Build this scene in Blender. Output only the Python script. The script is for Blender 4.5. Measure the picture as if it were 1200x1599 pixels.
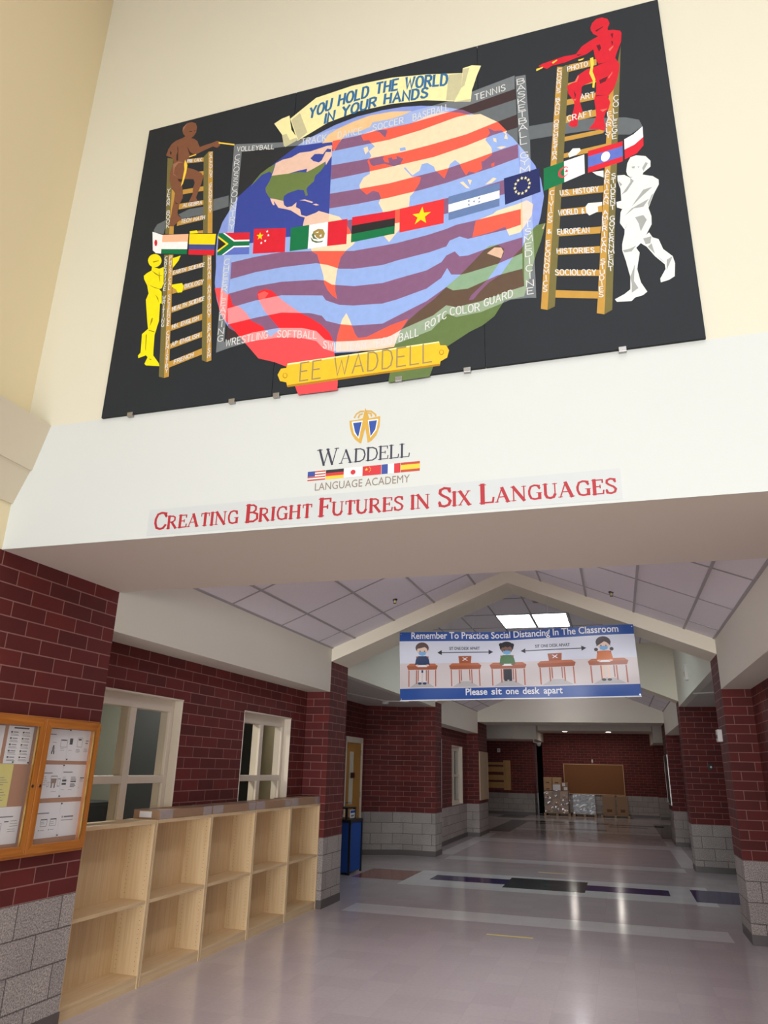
import bpy, bmesh, math, random
from mathutils import Vector, Matrix
from mathutils.geometry import delaunay_2d_cdt
for o in list(bpy.data.objects): bpy.data.objects.remove(o)
SC = bpy.context.scene
COL = SC.collection
random.seed(7)

# ------------------------------------------------------------------ camera, world, light, exposure
cd = bpy.data.cameras.new('camera'); cam = bpy.data.objects.new('camera', cd); COL.objects.link(cam)
r_, u_, w_ = Vector((0.95650369, 0.29085156, 0.0224959)), Vector((0.07594311, -0.32271947, 0.94344305)), Vector((-0.28166175, 0.90069835, 0.33077053))
cam.matrix_world = Matrix(((r_.x, u_.x, -w_.x, 0), (r_.y, u_.y, -w_.y, 0), (r_.z, u_.z, -w_.z, 1.6759), (0, 0, 0, 1)))
cd.sensor_fit = 'VERTICAL'; cd.sensor_height = 24.0; cd.lens = 24.0 * 1138.86 / 1599.0
cd.clip_start = 0.05; cd.clip_end = 200
SC.camera = cam
w = bpy.data.worlds.new('world'); SC.world = w; w.use_nodes = True
bg = w.node_tree.nodes['Background']; bg.inputs[0].default_value = (0.86, 0.93, 1, 1); bg.inputs[1].default_value = 1.0

def area(name, loc, rot, sx, sy, power, col=(1, 1, 1)):
    l = bpy.data.lights.new(name, 'AREA'); l.shape = 'RECTANGLE'; l.size = sx; l.size_y = sy
    l.energy = power; l.color = col
    o = bpy.data.objects.new(name, l); o.location = loc; o.rotation_euler = rot; COL.objects.link(o); return o
# daylight: entrance doors low behind the camera, glazing above them, clerestory on the right, added fill light overhead
area('daylight_doors', (0.2, -8.85, 1.35), (math.radians(90), 0, 0), 7.0, 2.5, 380, (0.94, 0.97, 1)).data.spread = math.radians(95)
area('daylight_glazing', (1.7, -8.85, 5.2), (math.radians(90), 0, 0), 9.6, 4.4, 25, (0.95, 0.98, 1))
area('daylight_clerestory', (6.85, -2.2, 4.4), (math.radians(90), 0, math.radians(90)), 9.0, 5.0, 40, (0.97, 0.98, 1))
area('overhead_fill', (1.6, -2.6, 7.8), (0, 0, 0), 6.0, 9.0, 330, (0.95, 0.98, 1))  # unseen fill added to brighten the floor and the header soffit
SC.view_settings.view_transform = 'Standard'; SC.view_settings.look = 'None'
SC.view_settings.exposure = 0.0; SC.view_settings.gamma = 1.0; SC.view_settings.use_curve_mapping = False

# ------------------------------------------------------------------ materials
def lin(c):
    o = []
    for x in c:
        x /= 255.0
        o.append(x / 12.92 if x <= .04045 else ((x + .055) / 1.055) ** 2.4)
    return (*o, 1)
def newmat(name):
    m = bpy.data.materials.new(name); m.use_nodes = True
    return m, m.node_tree, m.node_tree.nodes['Principled BSDF']
MC = {}
def mat(name, rgb, rough=.6, metal=0, var=.06, scale=6, bump=0, bscale=200, spec=.5, coat=0):
    """solid colour with a little procedural variation"""
    if name in MC: return MC[name]
    m, nt, b = newmat(name); N = nt.nodes; L = nt.links
    tc = N.new('ShaderNodeTexCoord')
    if var:
        n = N.new('ShaderNodeTexNoise'); n.inputs['Scale'].default_value = scale; n.inputs['Detail'].default_value = 4
        L.new(tc.outputs['Object'], n.inputs['Vector'])
        mp = N.new('ShaderNodeMapRange'); mp.inputs[3].default_value = 1 - var; mp.inputs[4].default_value = 1 + var
        L.new(n.outputs['Fac'], mp.inputs[0])
        mx = N.new('ShaderNodeMix'); mx.data_type = 'RGBA'; mx.blend_type = 'MULTIPLY'; mx.inputs[0].default_value = 1
        mx.inputs[6].default_value = lin(rgb); L.new(mp.outputs[0], mx.inputs[7]); L.new(mx.outputs[2], b.inputs['Base Color'])
    else: b.inputs['Base Color'].default_value = lin(rgb)
    b.inputs['Roughness'].default_value = rough; b.inputs['Metallic'].default_value = metal
    b.inputs['Specular IOR Level'].default_value = spec; b.inputs['Coat Weight'].default_value = coat
    if bump:
        n2 = N.new('ShaderNodeTexNoise'); n2.inputs['Scale'].default_value = bscale; L.new(tc.outputs['Object'], n2.inputs['Vector'])
        bp = N.new('ShaderNodeBump'); bp.inputs['Strength'].default_value = bump; bp.inputs['Distance'].default_value = .004
        L.new(n2.outputs['Fac'], bp.inputs['Height']); L.new(bp.outputs[0], b.inputs['Normal'])
    MC[name] = m; return m
def masonry(name, c1, c2, cm, bw, rh, ms, speck=0, bump=.5, rough=.75):
    m, nt, b = newmat(name); N = nt.nodes; L = nt.links
    uv = N.new('ShaderNodeUVMap'); uv.uv_map = 'UVMap'
    bt = N.new('ShaderNodeTexBrick'); L.new(uv.outputs[0], bt.inputs['Vector'])
    bt.inputs['Color1'].default_value = lin(c1); bt.inputs['Color2'].default_value = lin(c2); bt.inputs['Mortar'].default_value = lin(cm)
    bt.inputs['Scale'].default_value = 1; bt.inputs['Mortar Size'].default_value = ms; bt.inputs['Mortar Smooth'].default_value = .15
    bt.inputs['Brick Width'].default_value = bw; bt.inputs['Row Height'].default_value = rh; bt.offset = .5
    n = N.new('ShaderNodeTexNoise'); n.inputs['Scale'].default_value = 3 if not speck else 2.5; n.inputs['Detail'].default_value = 8; n.inputs['Roughness'].default_value = .7
    L.new(uv.outputs[0], n.inputs['Vector'])
    mp = N.new('ShaderNodeMapRange'); mp.inputs[3].default_value = .72; mp.inputs[4].default_value = 1.28; L.new(n.outputs['Fac'], mp.inputs[0])
    mx = N.new('ShaderNodeMix'); mx.data_type = 'RGBA'; mx.blend_type = 'MULTIPLY'; mx.inputs[0].default_value = 1
    L.new(bt.outputs['Color'], mx.inputs[6]); L.new(mp.outputs[0], mx.inputs[7])
    out = mx.outputs[2]
    if speck:
        v = N.new('ShaderNodeTexNoise'); v.inputs['Scale'].default_value = 95; v.inputs['Detail'].default_value = 3; L.new(uv.outputs[0], v.inputs['Vector'])
        m2 = N.new('ShaderNodeMapRange'); m2.inputs[1].default_value = .36; m2.inputs[2].default_value = .66; m2.inputs[3].default_value = 1 - speck; m2.inputs[4].default_value = 1 + speck * 1.1
        L.new(v.outputs['Fac'], m2.inputs[0])
        mx2 = N.new('ShaderNodeMix'); mx2.data_type = 'RGBA'; mx2.blend_type = 'MULTIPLY'; mx2.inputs[0].default_value = 1
        L.new(out, mx2.inputs[6]); L.new(m2.outputs[0], mx2.inputs[7]); out = mx2.outputs[2]
    L.new(out, b.inputs['Base Color']); b.inputs['Roughness'].default_value = rough
    inv = N.new('ShaderNodeMath'); inv.operation = 'SUBTRACT'; inv.inputs[0].default_value = 1; L.new(bt.outputs['Fac'], inv.inputs[1])
    bp = N.new('ShaderNodeBump'); bp.inputs['Strength'].default_value = bump; bp.inputs['Distance'].default_value = .004
    L.new(inv.outputs[0], bp.inputs['Height']); L.new(bp.outputs[0], b.inputs['Normal'])
    MC[name] = m; return m
BRICK = masonry('red_brick', (106, 32, 27), (84, 23, 20), (148, 104, 96), .3048, .1016, .0042)
BLOCK = masonry('grey_block', (166, 156, 150), (150, 141, 137), (98, 90, 88), .4064, .2032, .005, speck=.42)
def wood(name, c1, c2, rough=.45, axis=2, sc=(1, 1, 1), coat=0):
    m, nt, b = newmat(name); N = nt.nodes; L = nt.links
    tc = N.new('ShaderNodeTexCoord'); mpn = N.new('ShaderNodeMapping'); s = [26, 26, 26]; s[axis] = 1.3
    mpn.inputs['Scale'].default_value = s; L.new(tc.outputs['Object'], mpn.inputs[0])
    n = N.new('ShaderNodeTexNoise'); n.inputs['Scale'].default_value = 1.6; n.inputs['Detail'].default_value = 6; n.inputs['Distortion'].default_value = .6
    L.new(mpn.outputs[0], n.inputs['Vector'])
    cr = N.new('ShaderNodeValToRGB'); cr.color_ramp.elements[0].position = .3; cr.color_ramp.elements[1].position = .7
    cr.color_ramp.elements[0].color = lin(c1); cr.color_ramp.elements[1].color = lin(c2)
    L.new(n.outputs['Fac'], cr.inputs[0]); L.new(cr.outputs[0], b.inputs['Base Color']); b.inputs['Roughness'].default_value = rough
    b.inputs['Coat Weight'].default_value = coat
    MC[name] = m; return m
MAPLE = wood('maple_laminate', (212, 180, 136), (226, 199, 157))
OAK = wood('golden_oak', (168, 98, 34), (198, 124, 50), .35, coat=.2)
OAKH = wood('golden_oak_rail', (168, 98, 34), (198, 124, 50), .35, axis=1, coat=.2)
DOORW = wood('door_veneer', (168, 118, 52), (190, 138, 66), .4)
def plaster(name, rgb, var=.02): return mat(name, rgb, .75, var=var, scale=1.2, bump=.08, bscale=90, spec=.3)
CREAM = plaster('cream_paint', (216, 211, 190)); WHITE = plaster('white_paint', (207, 210, 205))
YELLOW = plaster('pale_yellow_paint', (228, 213, 176)); LEDGE = plaster('tan_paint', (214, 202, 178))
DRY = plaster('warm_drywall', (226, 220, 204)); FRAMEC = plaster('cream_beam_paint', (246, 238, 216)); LDRY = plaster('lobby_drywall', (214, 206, 196))
SOFF = plaster('soffit_paint', (206, 198, 188)); HUND = plaster('header_soffit_paint', (224, 212, 196))
TILE = mat('acoustic_tile', (242, 236, 240), .9, var=.05, scale=60, bump=.25, bscale=160, spec=.2)
TBAR = mat('ceiling_tee_bar', (172, 165, 166), .5)
BASE = mat('vinyl_cove_base', (92, 84, 82), .45)
STEEL = mat('brushed_steel', (170, 168, 165), .35, metal=.9); CHROME = mat('chrome', (210, 205, 200), .2, metal=1); BRASS = mat('brass_edge', (236, 200, 120), .28, metal=1)
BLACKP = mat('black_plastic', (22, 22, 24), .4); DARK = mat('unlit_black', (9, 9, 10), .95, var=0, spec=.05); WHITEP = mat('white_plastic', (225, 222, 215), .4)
WINF = mat('cream_window_metal', (226, 214, 196), .4, var=.03)
CORK = mat('cork', (176, 122, 84), .9, var=.14, scale=120); CORKD = mat('dark_tan_cork', (134, 86, 52), .9, var=.1, scale=100)
PAPER = mat('white_paper', (236, 234, 236), .7, var=.02); YPAPER = mat('yellow_paper', (226, 214, 120), .7, var=.02); INK = mat('grey_ink', (120, 118, 124), .7, var=0); INKD = mat('dark_ink', (44, 44, 52), .7, var=0)
KRAFT = mat('kraft_cardboard', (160, 126, 98), .75, var=.08, scale=9); KRAFT2 = mat('pale_cardboard', (190, 150, 110), .75, var=.08, scale=9)
def clear(name, rgb=(235, 238, 238), rough=.03, alpha=.15, spec=.6):
    m, nt, b = newmat(name); b.inputs['Base Color'].default_value = lin(rgb); b.inputs['Roughness'].default_value = rough
    b.inputs['Alpha'].default_value = alpha; b.inputs['Specular IOR Level'].default_value = spec; MC[name] = m; return m
GLASS = clear('window_glass', (70, 84, 80), .03, .1, .25); CASEGL = clear('case_glass', (220, 225, 225), .03, .06, .3)
TAPE = clear('clear_packing_tape', (226, 218, 220), .16, .42, .9); WRAP = clear('stretch_wrap', (238, 236, 240), .1, .26, 1.0); WRAPW = clear('milky_stretch_wrap', (236, 238, 244), .22, .5, 1.0)
def emit(name, rgb, s):
    m, nt, b = newmat(name); b.inputs['Base Color'].default_value = lin(rgb); b.inputs['Emission Color'].default_value = lin(rgb); b.inputs['Emission Strength'].default_value = s
    MC[name] = m; return m
DIFF2 = emit('lit_strip_diffuser', (250, 248, 255), 6.0)
DIFF = emit('lit_diffuser', (232, 250, 255), 12.5); DLIT = emit('lit_downlight', (255, 246, 232), 9.0)
def floor_mat(name, rgb, c2=None):
    m, nt, b = newmat(name); N = nt.nodes; L = nt.links
    tc = N.new('ShaderNodeTexCoord'); bt = N.new('ShaderNodeTexBrick'); L.new(tc.outputs['Object'], bt.inputs['Vector'])
    c2 = c2 or tuple(x * .965 for x in rgb)
    bt.inputs['Color1'].default_value = lin(rgb); bt.inputs['Color2'].default_value = lin(c2); bt.inputs['Mortar'].default_value = lin(tuple(x * .93 for x in rgb))
    bt.inputs['Scale'].default_value = 1; bt.inputs['Brick Width'].default_value = .3048; bt.inputs['Row Height'].default_value = .3048; bt.inputs['Mortar Size'].default_value = .0012; bt.offset = 0
    n = N.new('ShaderNodeTexNoise'); n.inputs['Scale'].default_value = 34; n.inputs['Detail'].default_value = 5; L.new(tc.outputs['Object'], n.inputs['Vector'])
    mp = N.new('ShaderNodeMapRange'); mp.inputs[3].default_value = .92; mp.inputs[4].default_value = 1.08; L.new(n.outputs['Fac'], mp.inputs[0])
    mx = N.new('ShaderNodeMix'); mx.data_type = 'RGBA'; mx.blend_type = 'MULTIPLY'; mx.inputs[0].default_value = 1
    L.new(bt.outputs['Color'], mx.inputs[6]); L.new(mp.outputs[0], mx.inputs[7]); L.new(mx.outputs[2], b.inputs['Base Color'])
    b.inputs['Roughness'].default_value = .13; b.inputs['Specular IOR Level'].default_value = .55
    n2 = N.new('ShaderNodeTexNoise'); n2.inputs['Scale'].default_value = 2.2; n2.inputs['Detail'].default_value = 2; L.new(tc.outputs['Object'], n2.inputs['Vector'])
    bp = N.new('ShaderNodeBump'); bp.inputs['Strength'].default_value = .12; bp.inputs['Distance'].default_value = .012
    L.new(n2.outputs['Fac'], bp.inputs['Height']); L.new(bp.outputs[0], b.inputs['Normal'])
    MC[name] = m; return m
FLOOR = floor_mat('waxed_floor_tile', (203, 190, 192)); FLIGHT = floor_mat('pale_floor_tile', (236, 230, 230)); FNAVY = floor_mat('navy_floor_tile', (44, 50, 104)); FTEAL = floor_mat('dark_teal_floor_tile', (36, 64, 68)); FRUST = floor_mat('rust_floor_tile', (156, 88, 72)); FSLATE = floor_mat('slate_floor_tile', (76, 74, 88))

# ------------------------------------------------------------------ geometry helpers
def cdt(polys, extra=()):
    vs = []; fs = []
    for P in polys:
        if sum(P[k - 1][0] * P[k][1] - P[k][0] * P[k - 1][1] for k in range(len(P))) < 0: P = P[::-1]   # counter-clockwise
        i = len(vs); vs += [Vector(p) for p in P]; fs.append(list(range(i, i + len(P))))
    es = []
    for a, b in extra:
        i = len(vs); vs += [Vector(a), Vector(b)]; es.append((i, i + 1))
    r = delaunay_2d_cdt(vs, es, fs, 0 if extra else 1, 1e-4)
    return r[0], r[2], r[5]
class MB:
    def __init__(s): s.v = []; s.f = []; s.m = []; s.mats = []
    def mi(s, m):
        if m not in s.mats: s.mats.append(m)
        return s.mats.index(m)
    def face(s, pts, m):
        i = len(s.v); s.v += [tuple(p) for p in pts]; s.f.append(tuple(range(i, i + len(pts)))); s.m.append(s.mi(m)); return s
    def box(s, x0, x1, y0, y1, z0, z1, m):
        if x0 > x1: x0, x1 = x1, x0
        if y0 > y1: y0, y1 = y1, y0
        if z0 > z1: z0, z1 = z1, z0
        i = len(s.v); k = s.mi(m)
        s.v += [(x0, y0, z0), (x1, y0, z0), (x1, y1, z0), (x0, y1, z0), (x0, y0, z1), (x1, y0, z1), (x1, y1, z1), (x0, y1, z1)]
        for f in ((0, 3, 2, 1), (4, 5, 6, 7), (0, 1, 5, 4), (1, 2, 6, 5), (2, 3, 7, 6), (3, 0, 4, 7)):
            s.f.append(tuple(i + j for j in f)); s.m.append(k)
        return s
    def prism(s, poly, a0, a1, axis, m):
        """poly: 2-D points, extruded along axis (0: poly=(y,z), 1: poly=(x,z), 2: poly=(x,y))"""
        def P(p, a): return ((a, p[0], p[1]), (p[0], a, p[1]), (p[0], p[1], a))[axis]
        n = len(poly); i = len(s.v); k = s.mi(m)
        s.v += [P(p, a0) for p in poly] + [P(p, a1) for p in poly]
        s.f.append(tuple(range(i, i + n))); s.f.append(tuple(range(i + 2 * n - 1, i + n - 1, -1))); s.m += [k, k]
        for j in range(n):
            s.f.append((i + j, i + (j + 1) % n, i + n + (j + 1) % n, i + n + j)); s.m.append(k)
        return s
    def cyl(s, c, r, h, axis, m, n=20, r2=None):
        """cylinder or cone frustum starting at c along axis"""
        r2 = r if r2 is None else r2; i = len(s.v); k = s.mi(m)
        for rr, d in ((r, 0), (r2, h)):
            for j in range(n):
                a = 2 * math.pi * j / n; q = [rr * math.cos(a), rr * math.sin(a)]; q.insert(axis, d)
                s.v.append((c[0] + q[0], c[1] + q[1], c[2] + q[2]))
        s.f.append(tuple(range(i, i + n))); s.f.append(tuple(range(i + 2 * n - 1, i + n - 1, -1))); s.m += [k, k]
        for j in range(n): s.f.append((i + j, i + (j + 1) % n, i + n + (j + 1) % n, i + n + j)); s.m.append(k)
        return s
    def sphere(s, c, r, m, n=14, sz=1, half=0):
        k = s.mi(m); rows = n // 2; i = len(s.v)
        for a in range(rows + 1):
            t = math.pi * a / rows
            for b in range(n):
                p = 2 * math.pi * b / n; z = math.cos(t)
                if half == -1: z = min(z, 0)
                s.v.append((c[0] + r * math.sin(t) * math.cos(p), c[1] + r * math.sin(t) * math.sin(p), c[2] + r * sz * z))
        for a in range(rows):
            for b in range(n):
                s.f.append((i + a * n + b, i + a * n + (b + 1) % n, i + (a + 1) * n + (b + 1) % n, i + (a + 1) * n + b)); s.m.append(k)
        return s
    def tube(s, pts, r, m, n=8):
        k = s.mi(m); i = len(s.v)
        P = [Vector(p) for p in pts]
        for j, p in enumerate(P):
            d = (P[min(j + 1, len(P) - 1)] - P[max(j - 1, 0)]).normalized()
            a = d.orthogonal().normalized() if abs(d.z) > .9 else d.cross(Vector((0, 0, 1))).normalized(); b = d.cross(a)
            for q in range(n):
                t = 2 * math.pi * q / n; s.v.append(tuple(p + a * r * math.cos(t) + b * r * math.sin(t)))
        for j in range(len(P) - 1):
            for q in range(n): s.f.append((i + j * n + q, i + j * n + (q + 1) % n, i + (j + 1) * n + (q + 1) % n, i + (j + 1) * n + q)); s.m.append(k)
        s.f.append(tuple(i + q for q in range(n))); s.f.append(tuple(i + (len(P) - 1) * n + q for q in range(n))); s.m += [k, k]
        return s
    def flatten(s, y):
        """merge overlapping coplanar faces of flat lettering in the plane at depth y"""
        P = [[(s.v[i][0] * 1000, s.v[i][2] * 1000) for i in f] for f in s.f]; keep = s.m
        V, F, O = cdt(P); s.v = [(p.x / 1000, y, p.y / 1000) for p in V]; s.f = []; s.m = []
        for f, ids in zip(F, O):
            if ids: s.f.append(tuple(f)); s.m.append(keep[max(ids)])
        return s
    def build(s, name, parent=None, bevel=0, smooth=False, uvoff=(0, 0)):
        me = bpy.data.meshes.new(name); off = Vector(parent_loc(parent)) if parent else Vector((0, 0, 0))
        me.from_pydata([tuple(Vector(v) - off) for v in s.v], [], s.f)
        for m in s.mats: me.materials.append(m)
        me.polygons.foreach_set('material_index', s.m); me.validate(clean_customdata=False); me.update()
        bm = bmesh.new(); bm.from_mesh(me); bmesh.ops.recalc_face_normals(bm, faces=bm.faces); bm.to_mesh(me); bm.free()
        uv = me.uv_layers.new(name='UVMap'); d = uv.data; vs = me.vertices
        for p in me.polygons:
            n = p.normal; p.use_smooth = smooth
            for li in p.loop_indices:
                c = vs[me.loops[li].vertex_index].co + off
                if abs(n.z) > .7: q = (c.x, c.y)
                elif abs(n.x) >= abs(n.y): q = (c.y + uvoff[0], c.z + uvoff[1])
                else: q = (c.x + uvoff[0], c.z + uvoff[1])
                d[li].uv = q
        o = bpy.data.objects.new(name, me); COL.objects.link(o)
        if parent: o.parent = parent
        if bevel:
            b = o.modifiers.new('bevel', 'BEVEL'); b.width = bevel; b.segments = 2; b.limit_method = 'ANGLE'
        return o
def parent_loc(p):
    l = Vector((0, 0, 0))
    while p: l += p.location; p = p.parent
    return l
def thing(name, label, cat, loc, group=None):
    o = bpy.data.objects.new(name, None); o.empty_display_size = .1; o.location = loc; COL.objects.link(o)
    return tag(o, label, cat, group)
def tag(o, label, cat, group=None):
    o['label'] = label; o['category'] = cat
    if group: o['group'] = group
    return o
def struct(o): o['kind'] = 'structure'; return o
def place(o, dx, dy, dz=0, label=None, group=None):
    """copy of a thing with copies of its parts and sub-parts"""
    r = o.copy(); COL.objects.link(r); r.location = (o.location.x + dx, o.location.y + dy, o.location.z + dz)
    if label: r['label'] = label
    if group: r['group'] = group
    for ch in o.children:
        c = ch.copy(); COL.objects.link(c); c.parent = r
        for g in ch.children:
            d = g.copy(); COL.objects.link(d); d.parent = c
    return r

# ------------------------------------------------------------------ building dimensions (metres)
XL, XR = -3.68, 1.215; XA = (XL + XR) / 2
RL, RR = -4.014, 1.53                    # back of the side recesses
Y0, Y1, Y2, Y3, Y4, Y5, Y6, Y7, Y8 = 3.576, 4.797, 9.51, 10.187, 15.806, 16.4, 21.0, 22.5, 33.5
ZH, ZC, ZB, ZAP, ZS, ZF, ZA = 2.941, 3.219, 3.042, 4.032, 2.632, 4.2, 2.933
G = .8128; SL = (ZAP - ZB) / (XA - XL)
def brick_box(m, x0, x1, y0, y1, z0, z1):
    if z0 < G: m.box(x0, x1, y0, y1, z0, min(G, z1), BLOCK)
    if z1 > G: m.box(x0, x1, y0, y1, max(G, z0), z1, BRICK)
    return m

# ------------------------------------------------------------------ setting: floor
struct(MB().face([(-9.5, -9.2, 0), (8.2, -9.2, 0), (8.2, 34.2, 0), (-9.5, 34.2, 0)], FLOOR).build('floor'))
fl = bpy.data.objects['floor']
def inlay(m, quads, name):
    b = MB()
    for k, (x0, x1, y0, y1) in enumerate(quads): b.face([(x0, y0, 0), (x1, y0, 0), (x1, y1, 0), (x0, y1, 0)], m)
    return b.build(name, fl)
z1 = inlay(FLIGHT, [(-3.42, 1.04, 9.55, 10.13), (-3.45, 1.03, 15.6, 16.2), (-3.4, .88, 11.98, 13.72), (.88, 1.16, 11.9, 13.75), (-3.45, 1.0, 19.9, 20.9), (-3.45, 1.0, 24.2, 24.9),
                    (-3.78, -3.45, 16.4, 22.4), (1.0, 1.3, 16.4, 22.4), (-5.0, -1.0, 28.9, 30.2)], 'pale_floor_band'); z1.location.z = .0006
z2 = inlay(FNAVY, [(-3.05, -1.84, 12.66, 13.24), (-.62, .58, 12.6, 13.18), (.9, 3.0, 12.22, 13.42)], 'navy_floor_inlay'); z2.location.z = .0012
z3 = inlay(FTEAL, [(-1.84, -.62, 12.35, 13.5)], 'dark_teal_floor_inlay'); z3.location.z = .0012
z4 = inlay(FRUST, [(-4.27, -3.4, 12.36, 13.54)], 'rust_floor_inlay'); z4.location.z = .0012
z5 = inlay(FSLATE, [(-3.85, -3.2, 23.2, 28.8), (-3.2, -.5, 28.2, 28.9), (-2.9, -1.6, 27.3, 27.8), (-1.75, -.5, 25.2, 25.7), (-.45, 1.3, 28.0, 28.5), (-.45, .75, 27.1, 27.5), (1.0, 1.6, 23.2, 29.5), (-4.6, -3.6, 30.0, 32.2)], 'slate_floor_inlay'); z5.location.z = .0012

# ------------------------------------------------------------------ setting: front lobby
struct(brick_box(MB(), -4.5, XL, -9.2, Y1, 0, ZH).build('wall_left_front', uvoff=(.21, 0)))
struct(MB().box(-4.5, XL, -9.2, Y0, ZH, 7.88, YELLOW).build('wall_left_upper'))
mb = MB(); mb.box(XL, 7.2, Y0, Y1, ZH, 3.79, WHITE); mb.box(-4.5, 7.2, Y0, Y1, 3.79, 7.88, CREAM)
mb.box(-4.5, XL, Y0, Y1, ZH, 3.79, WHITE)
mb.face([(XL, Y0, ZH - .0015), (7.2, Y0, ZH - .0015), (7.2, Y1, ZH - .0015), (XL, Y1, ZH - .0015)], HUND)
struct(mb.build('wall_header'))
struct(brick_box(MB(), XR, 7.2, Y0, Y1, 0, ZH).build('wall_right_pilaster'))
struct(MB().box(7.0, 7.2, -9.2, Y0, 0, 7.88, CREAM).build('wall_right_front'))
struct(MB().box(-4.5, 7.2, -9.4, -9.2, 0, 7.88, CREAM).build('wall_rear'))
struct(MB().box(-4.5, 7.2, -9.4, Y1, 7.88, 8.0, TILE).build('ceiling_front'))
struct(MB().prism([(XL, 3.792), (-3.476, 3.792), (-3.563, 3.475), (-3.575, 3.475), (-3.668, 3.25), (XL, 3.25)], -9.2, Y0, 1, LEDGE).build('trim_1'))

# ------------------------------------------------------------------ setting: first bay
def recess_wall(x0, x1, ya, yb, wins, name, ztop=2.75, zb=.83, zt=2.255):
    m = MB(); y = ya
    for (a, b) in wins:
        brick_box(m, x0, x1, y, a, 0, ztop); m.box(x0, x1, a, b, 0, G, BLOCK); m.box(x0, x1, a, b, G, zb, BRICK); m.box(x0, x1, a, b, zt, ztop, BRICK); y = b
    brick_box(m, x0, x1, y, yb, 0, ztop); return struct(m.build(name))
WINS = [(5.13, 6.43), (7.72, 9.02)]
recess_wall(RL - .2, RL, Y1, Y2, WINS, 'wall_left_recess')
recess_wall(RR, RR + .2, Y1, Y2, [], 'wall_right_recess')
def side_beam(xa, xb, ya, yb, z0, z1, name): return struct(MB().box(xa, xb, ya, yb, z0, z1, DRY).build(name))
side_beam(RL - .2, XL, Y1, Y2, ZS, ZC + .25, 'trim_2'); side_beam(XR, RR + .2, Y1, Y2, ZS, ZC + .25, 'trim_3')
def pitched(ya, yb, name, rows):
    t = .05; m = MB()
    m.prism([(XL, ZC), (XA, ZC + SL * (XA - XL)), (XA, ZC + SL * (XA - XL) + t), (XL, ZC + t)], ya, yb, 1, TILE)
    m.prism([(XR, ZC), (XA, ZC + SL * (XA - XL)), (XA, ZC + SL * (XA - XL) + t), (XR, ZC + t)], ya, yb, 1, TILE)
    o = struct(m.build(name)); g = MB()
    def zl(d): return ZC + SL * d - .003
    for sgn, xe in ((1, XL), (-1, XR)):
        for d in (.012, .335, .895, 1.455, 2.015): g.prism([(xe + sgn * (d - .012), zl(d - .012) - .004), (xe + sgn * (d + .012), zl(d + .012) - .004), (xe + sgn * (d + .012), zl(d + .012) + .004), (xe + sgn * (d - .012), zl(d - .012) + .004)], ya, yb, 1, TBAR)
        for y in rows:
            g.prism([(xe, zl(0) - .003), (XA, zl(XA - XL) - .003), (XA, zl(XA - XL) + .003), (xe, zl(0) + .003)], y - .012, y + .012, 1, TBAR)
    g.build('ceiling_grid', o); return o
pitched(Y1, Y2, 'ceiling_first_bay', (5.37, 6.58, 7.79, 8.96))
def portal(ya, yb, name, top=4.9):
    p = [(XL, ZB), (XA, ZAP), (XR, ZB), (XR, top), (XL, top)]
    return struct(MB().prism(p, ya, yb, 1, FRAMEC).build(name))
portal(Y2, Y3, 'wall_first_portal')
for (a, b, n) in ((Y2, Y3, 'first'), (Y4, Y5, 'second')):
    struct(brick_box(MB(), RL - (.2 if n == 'first' else .6), XL, a, b, 0, ZB).build('wall_left_column_' + n, uvoff=(.1, 0))); struct(brick_box(MB(), XR, RR + .6, a, b, 0, ZB).build('wall_right_column_' + n, uvoff=(.06, 0)))

# ------------------------------------------------------------------ setting: crossing bay with side alcoves
AX = -5.1
struct(MB().box(XL - .1, XR + .1, Y3, Y4, ZF, ZF + .05, TILE).build('ceiling_crossing'))
g = MB()
for x in (XA - 1.83, XA - 1.22, XA - .61, XA, XA + .61, XA + 1.22, XA + 1.83): g.box(x - .012, x + .012, Y3, Y4, ZF - .006, ZF, TBAR)
for y in (11.2, 12.42, 13.64, 14.86): g.box(XL, XR, y - .012, y + .012, ZF - .006, ZF, TBAR)
g.build('ceiling_grid', bpy.data.objects['ceiling_crossing'])
struct(MB().box(XL - .12, XL, Y3, Y4, ZA, ZF, DRY).build('wall_left_crossing')); struct(MB().box(XR, XR + .12, Y3, Y4, ZA, ZF, DRY).build('wall_right_crossing'))
struct(MB().box(AX - .2, XL - .12, Y3 - .2, Y4 + .2, ZA, ZA + .1, SOFF).build('ceiling_left_alcove')); struct(MB().box(XR + .12, 4.2, Y3 - .2, Y4 + .2, ZA, ZA + .1, SOFF).build('ceiling_right_alcove'))
D0, D1, DT = 14.16, 15.2, 2.25
m = MB(); brick_box(m, AX - .2, AX, Y3 - .3, D0, 0, ZA); m.box(AX - .2, AX, D0, D1, DT, ZA, BRICK); brick_box(m, AX - .2, AX, D1, 15.42, 0, ZA)
struct(m.build('wall_left_alcove'))
m = MB()
for (za, zb_, mm_) in ((0, G, BLOCK), (G, ZA, BRICK)):
    m.prism([(AX, 15.42), (-4.43, Y4), (-4.43, Y4 + .25), (AX - .2, 15.7), (AX - .2, 15.42)], za, zb_, 2, mm_)
struct(m.build('wall_left_alcove_angle', uvoff=(.1, 0)))
struct(brick_box(MB(), AX - .2, RL - .2, Y3 - .3, Y3 - .1, 0, ZA).build('wall_left_alcove_near'))
struct(brick_box(MB(), RR + .6, 4.2, Y4, Y4 + .3, 0, ZA).build('wall_right_alcove', uvoff=(.06, 0)))
struct(brick_box(MB(), RR + .6, 4.2, Y3 - .3, Y3 - .1, 0, ZA).build('wall_right_alcove_near')); struct(brick_box(MB(), 4.0, 4.2, Y3 - .1, Y4, 0, ZA).build('wall_right_alcove_end'))
portal(Y4, Y5, 'wall_second_portal')

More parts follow.
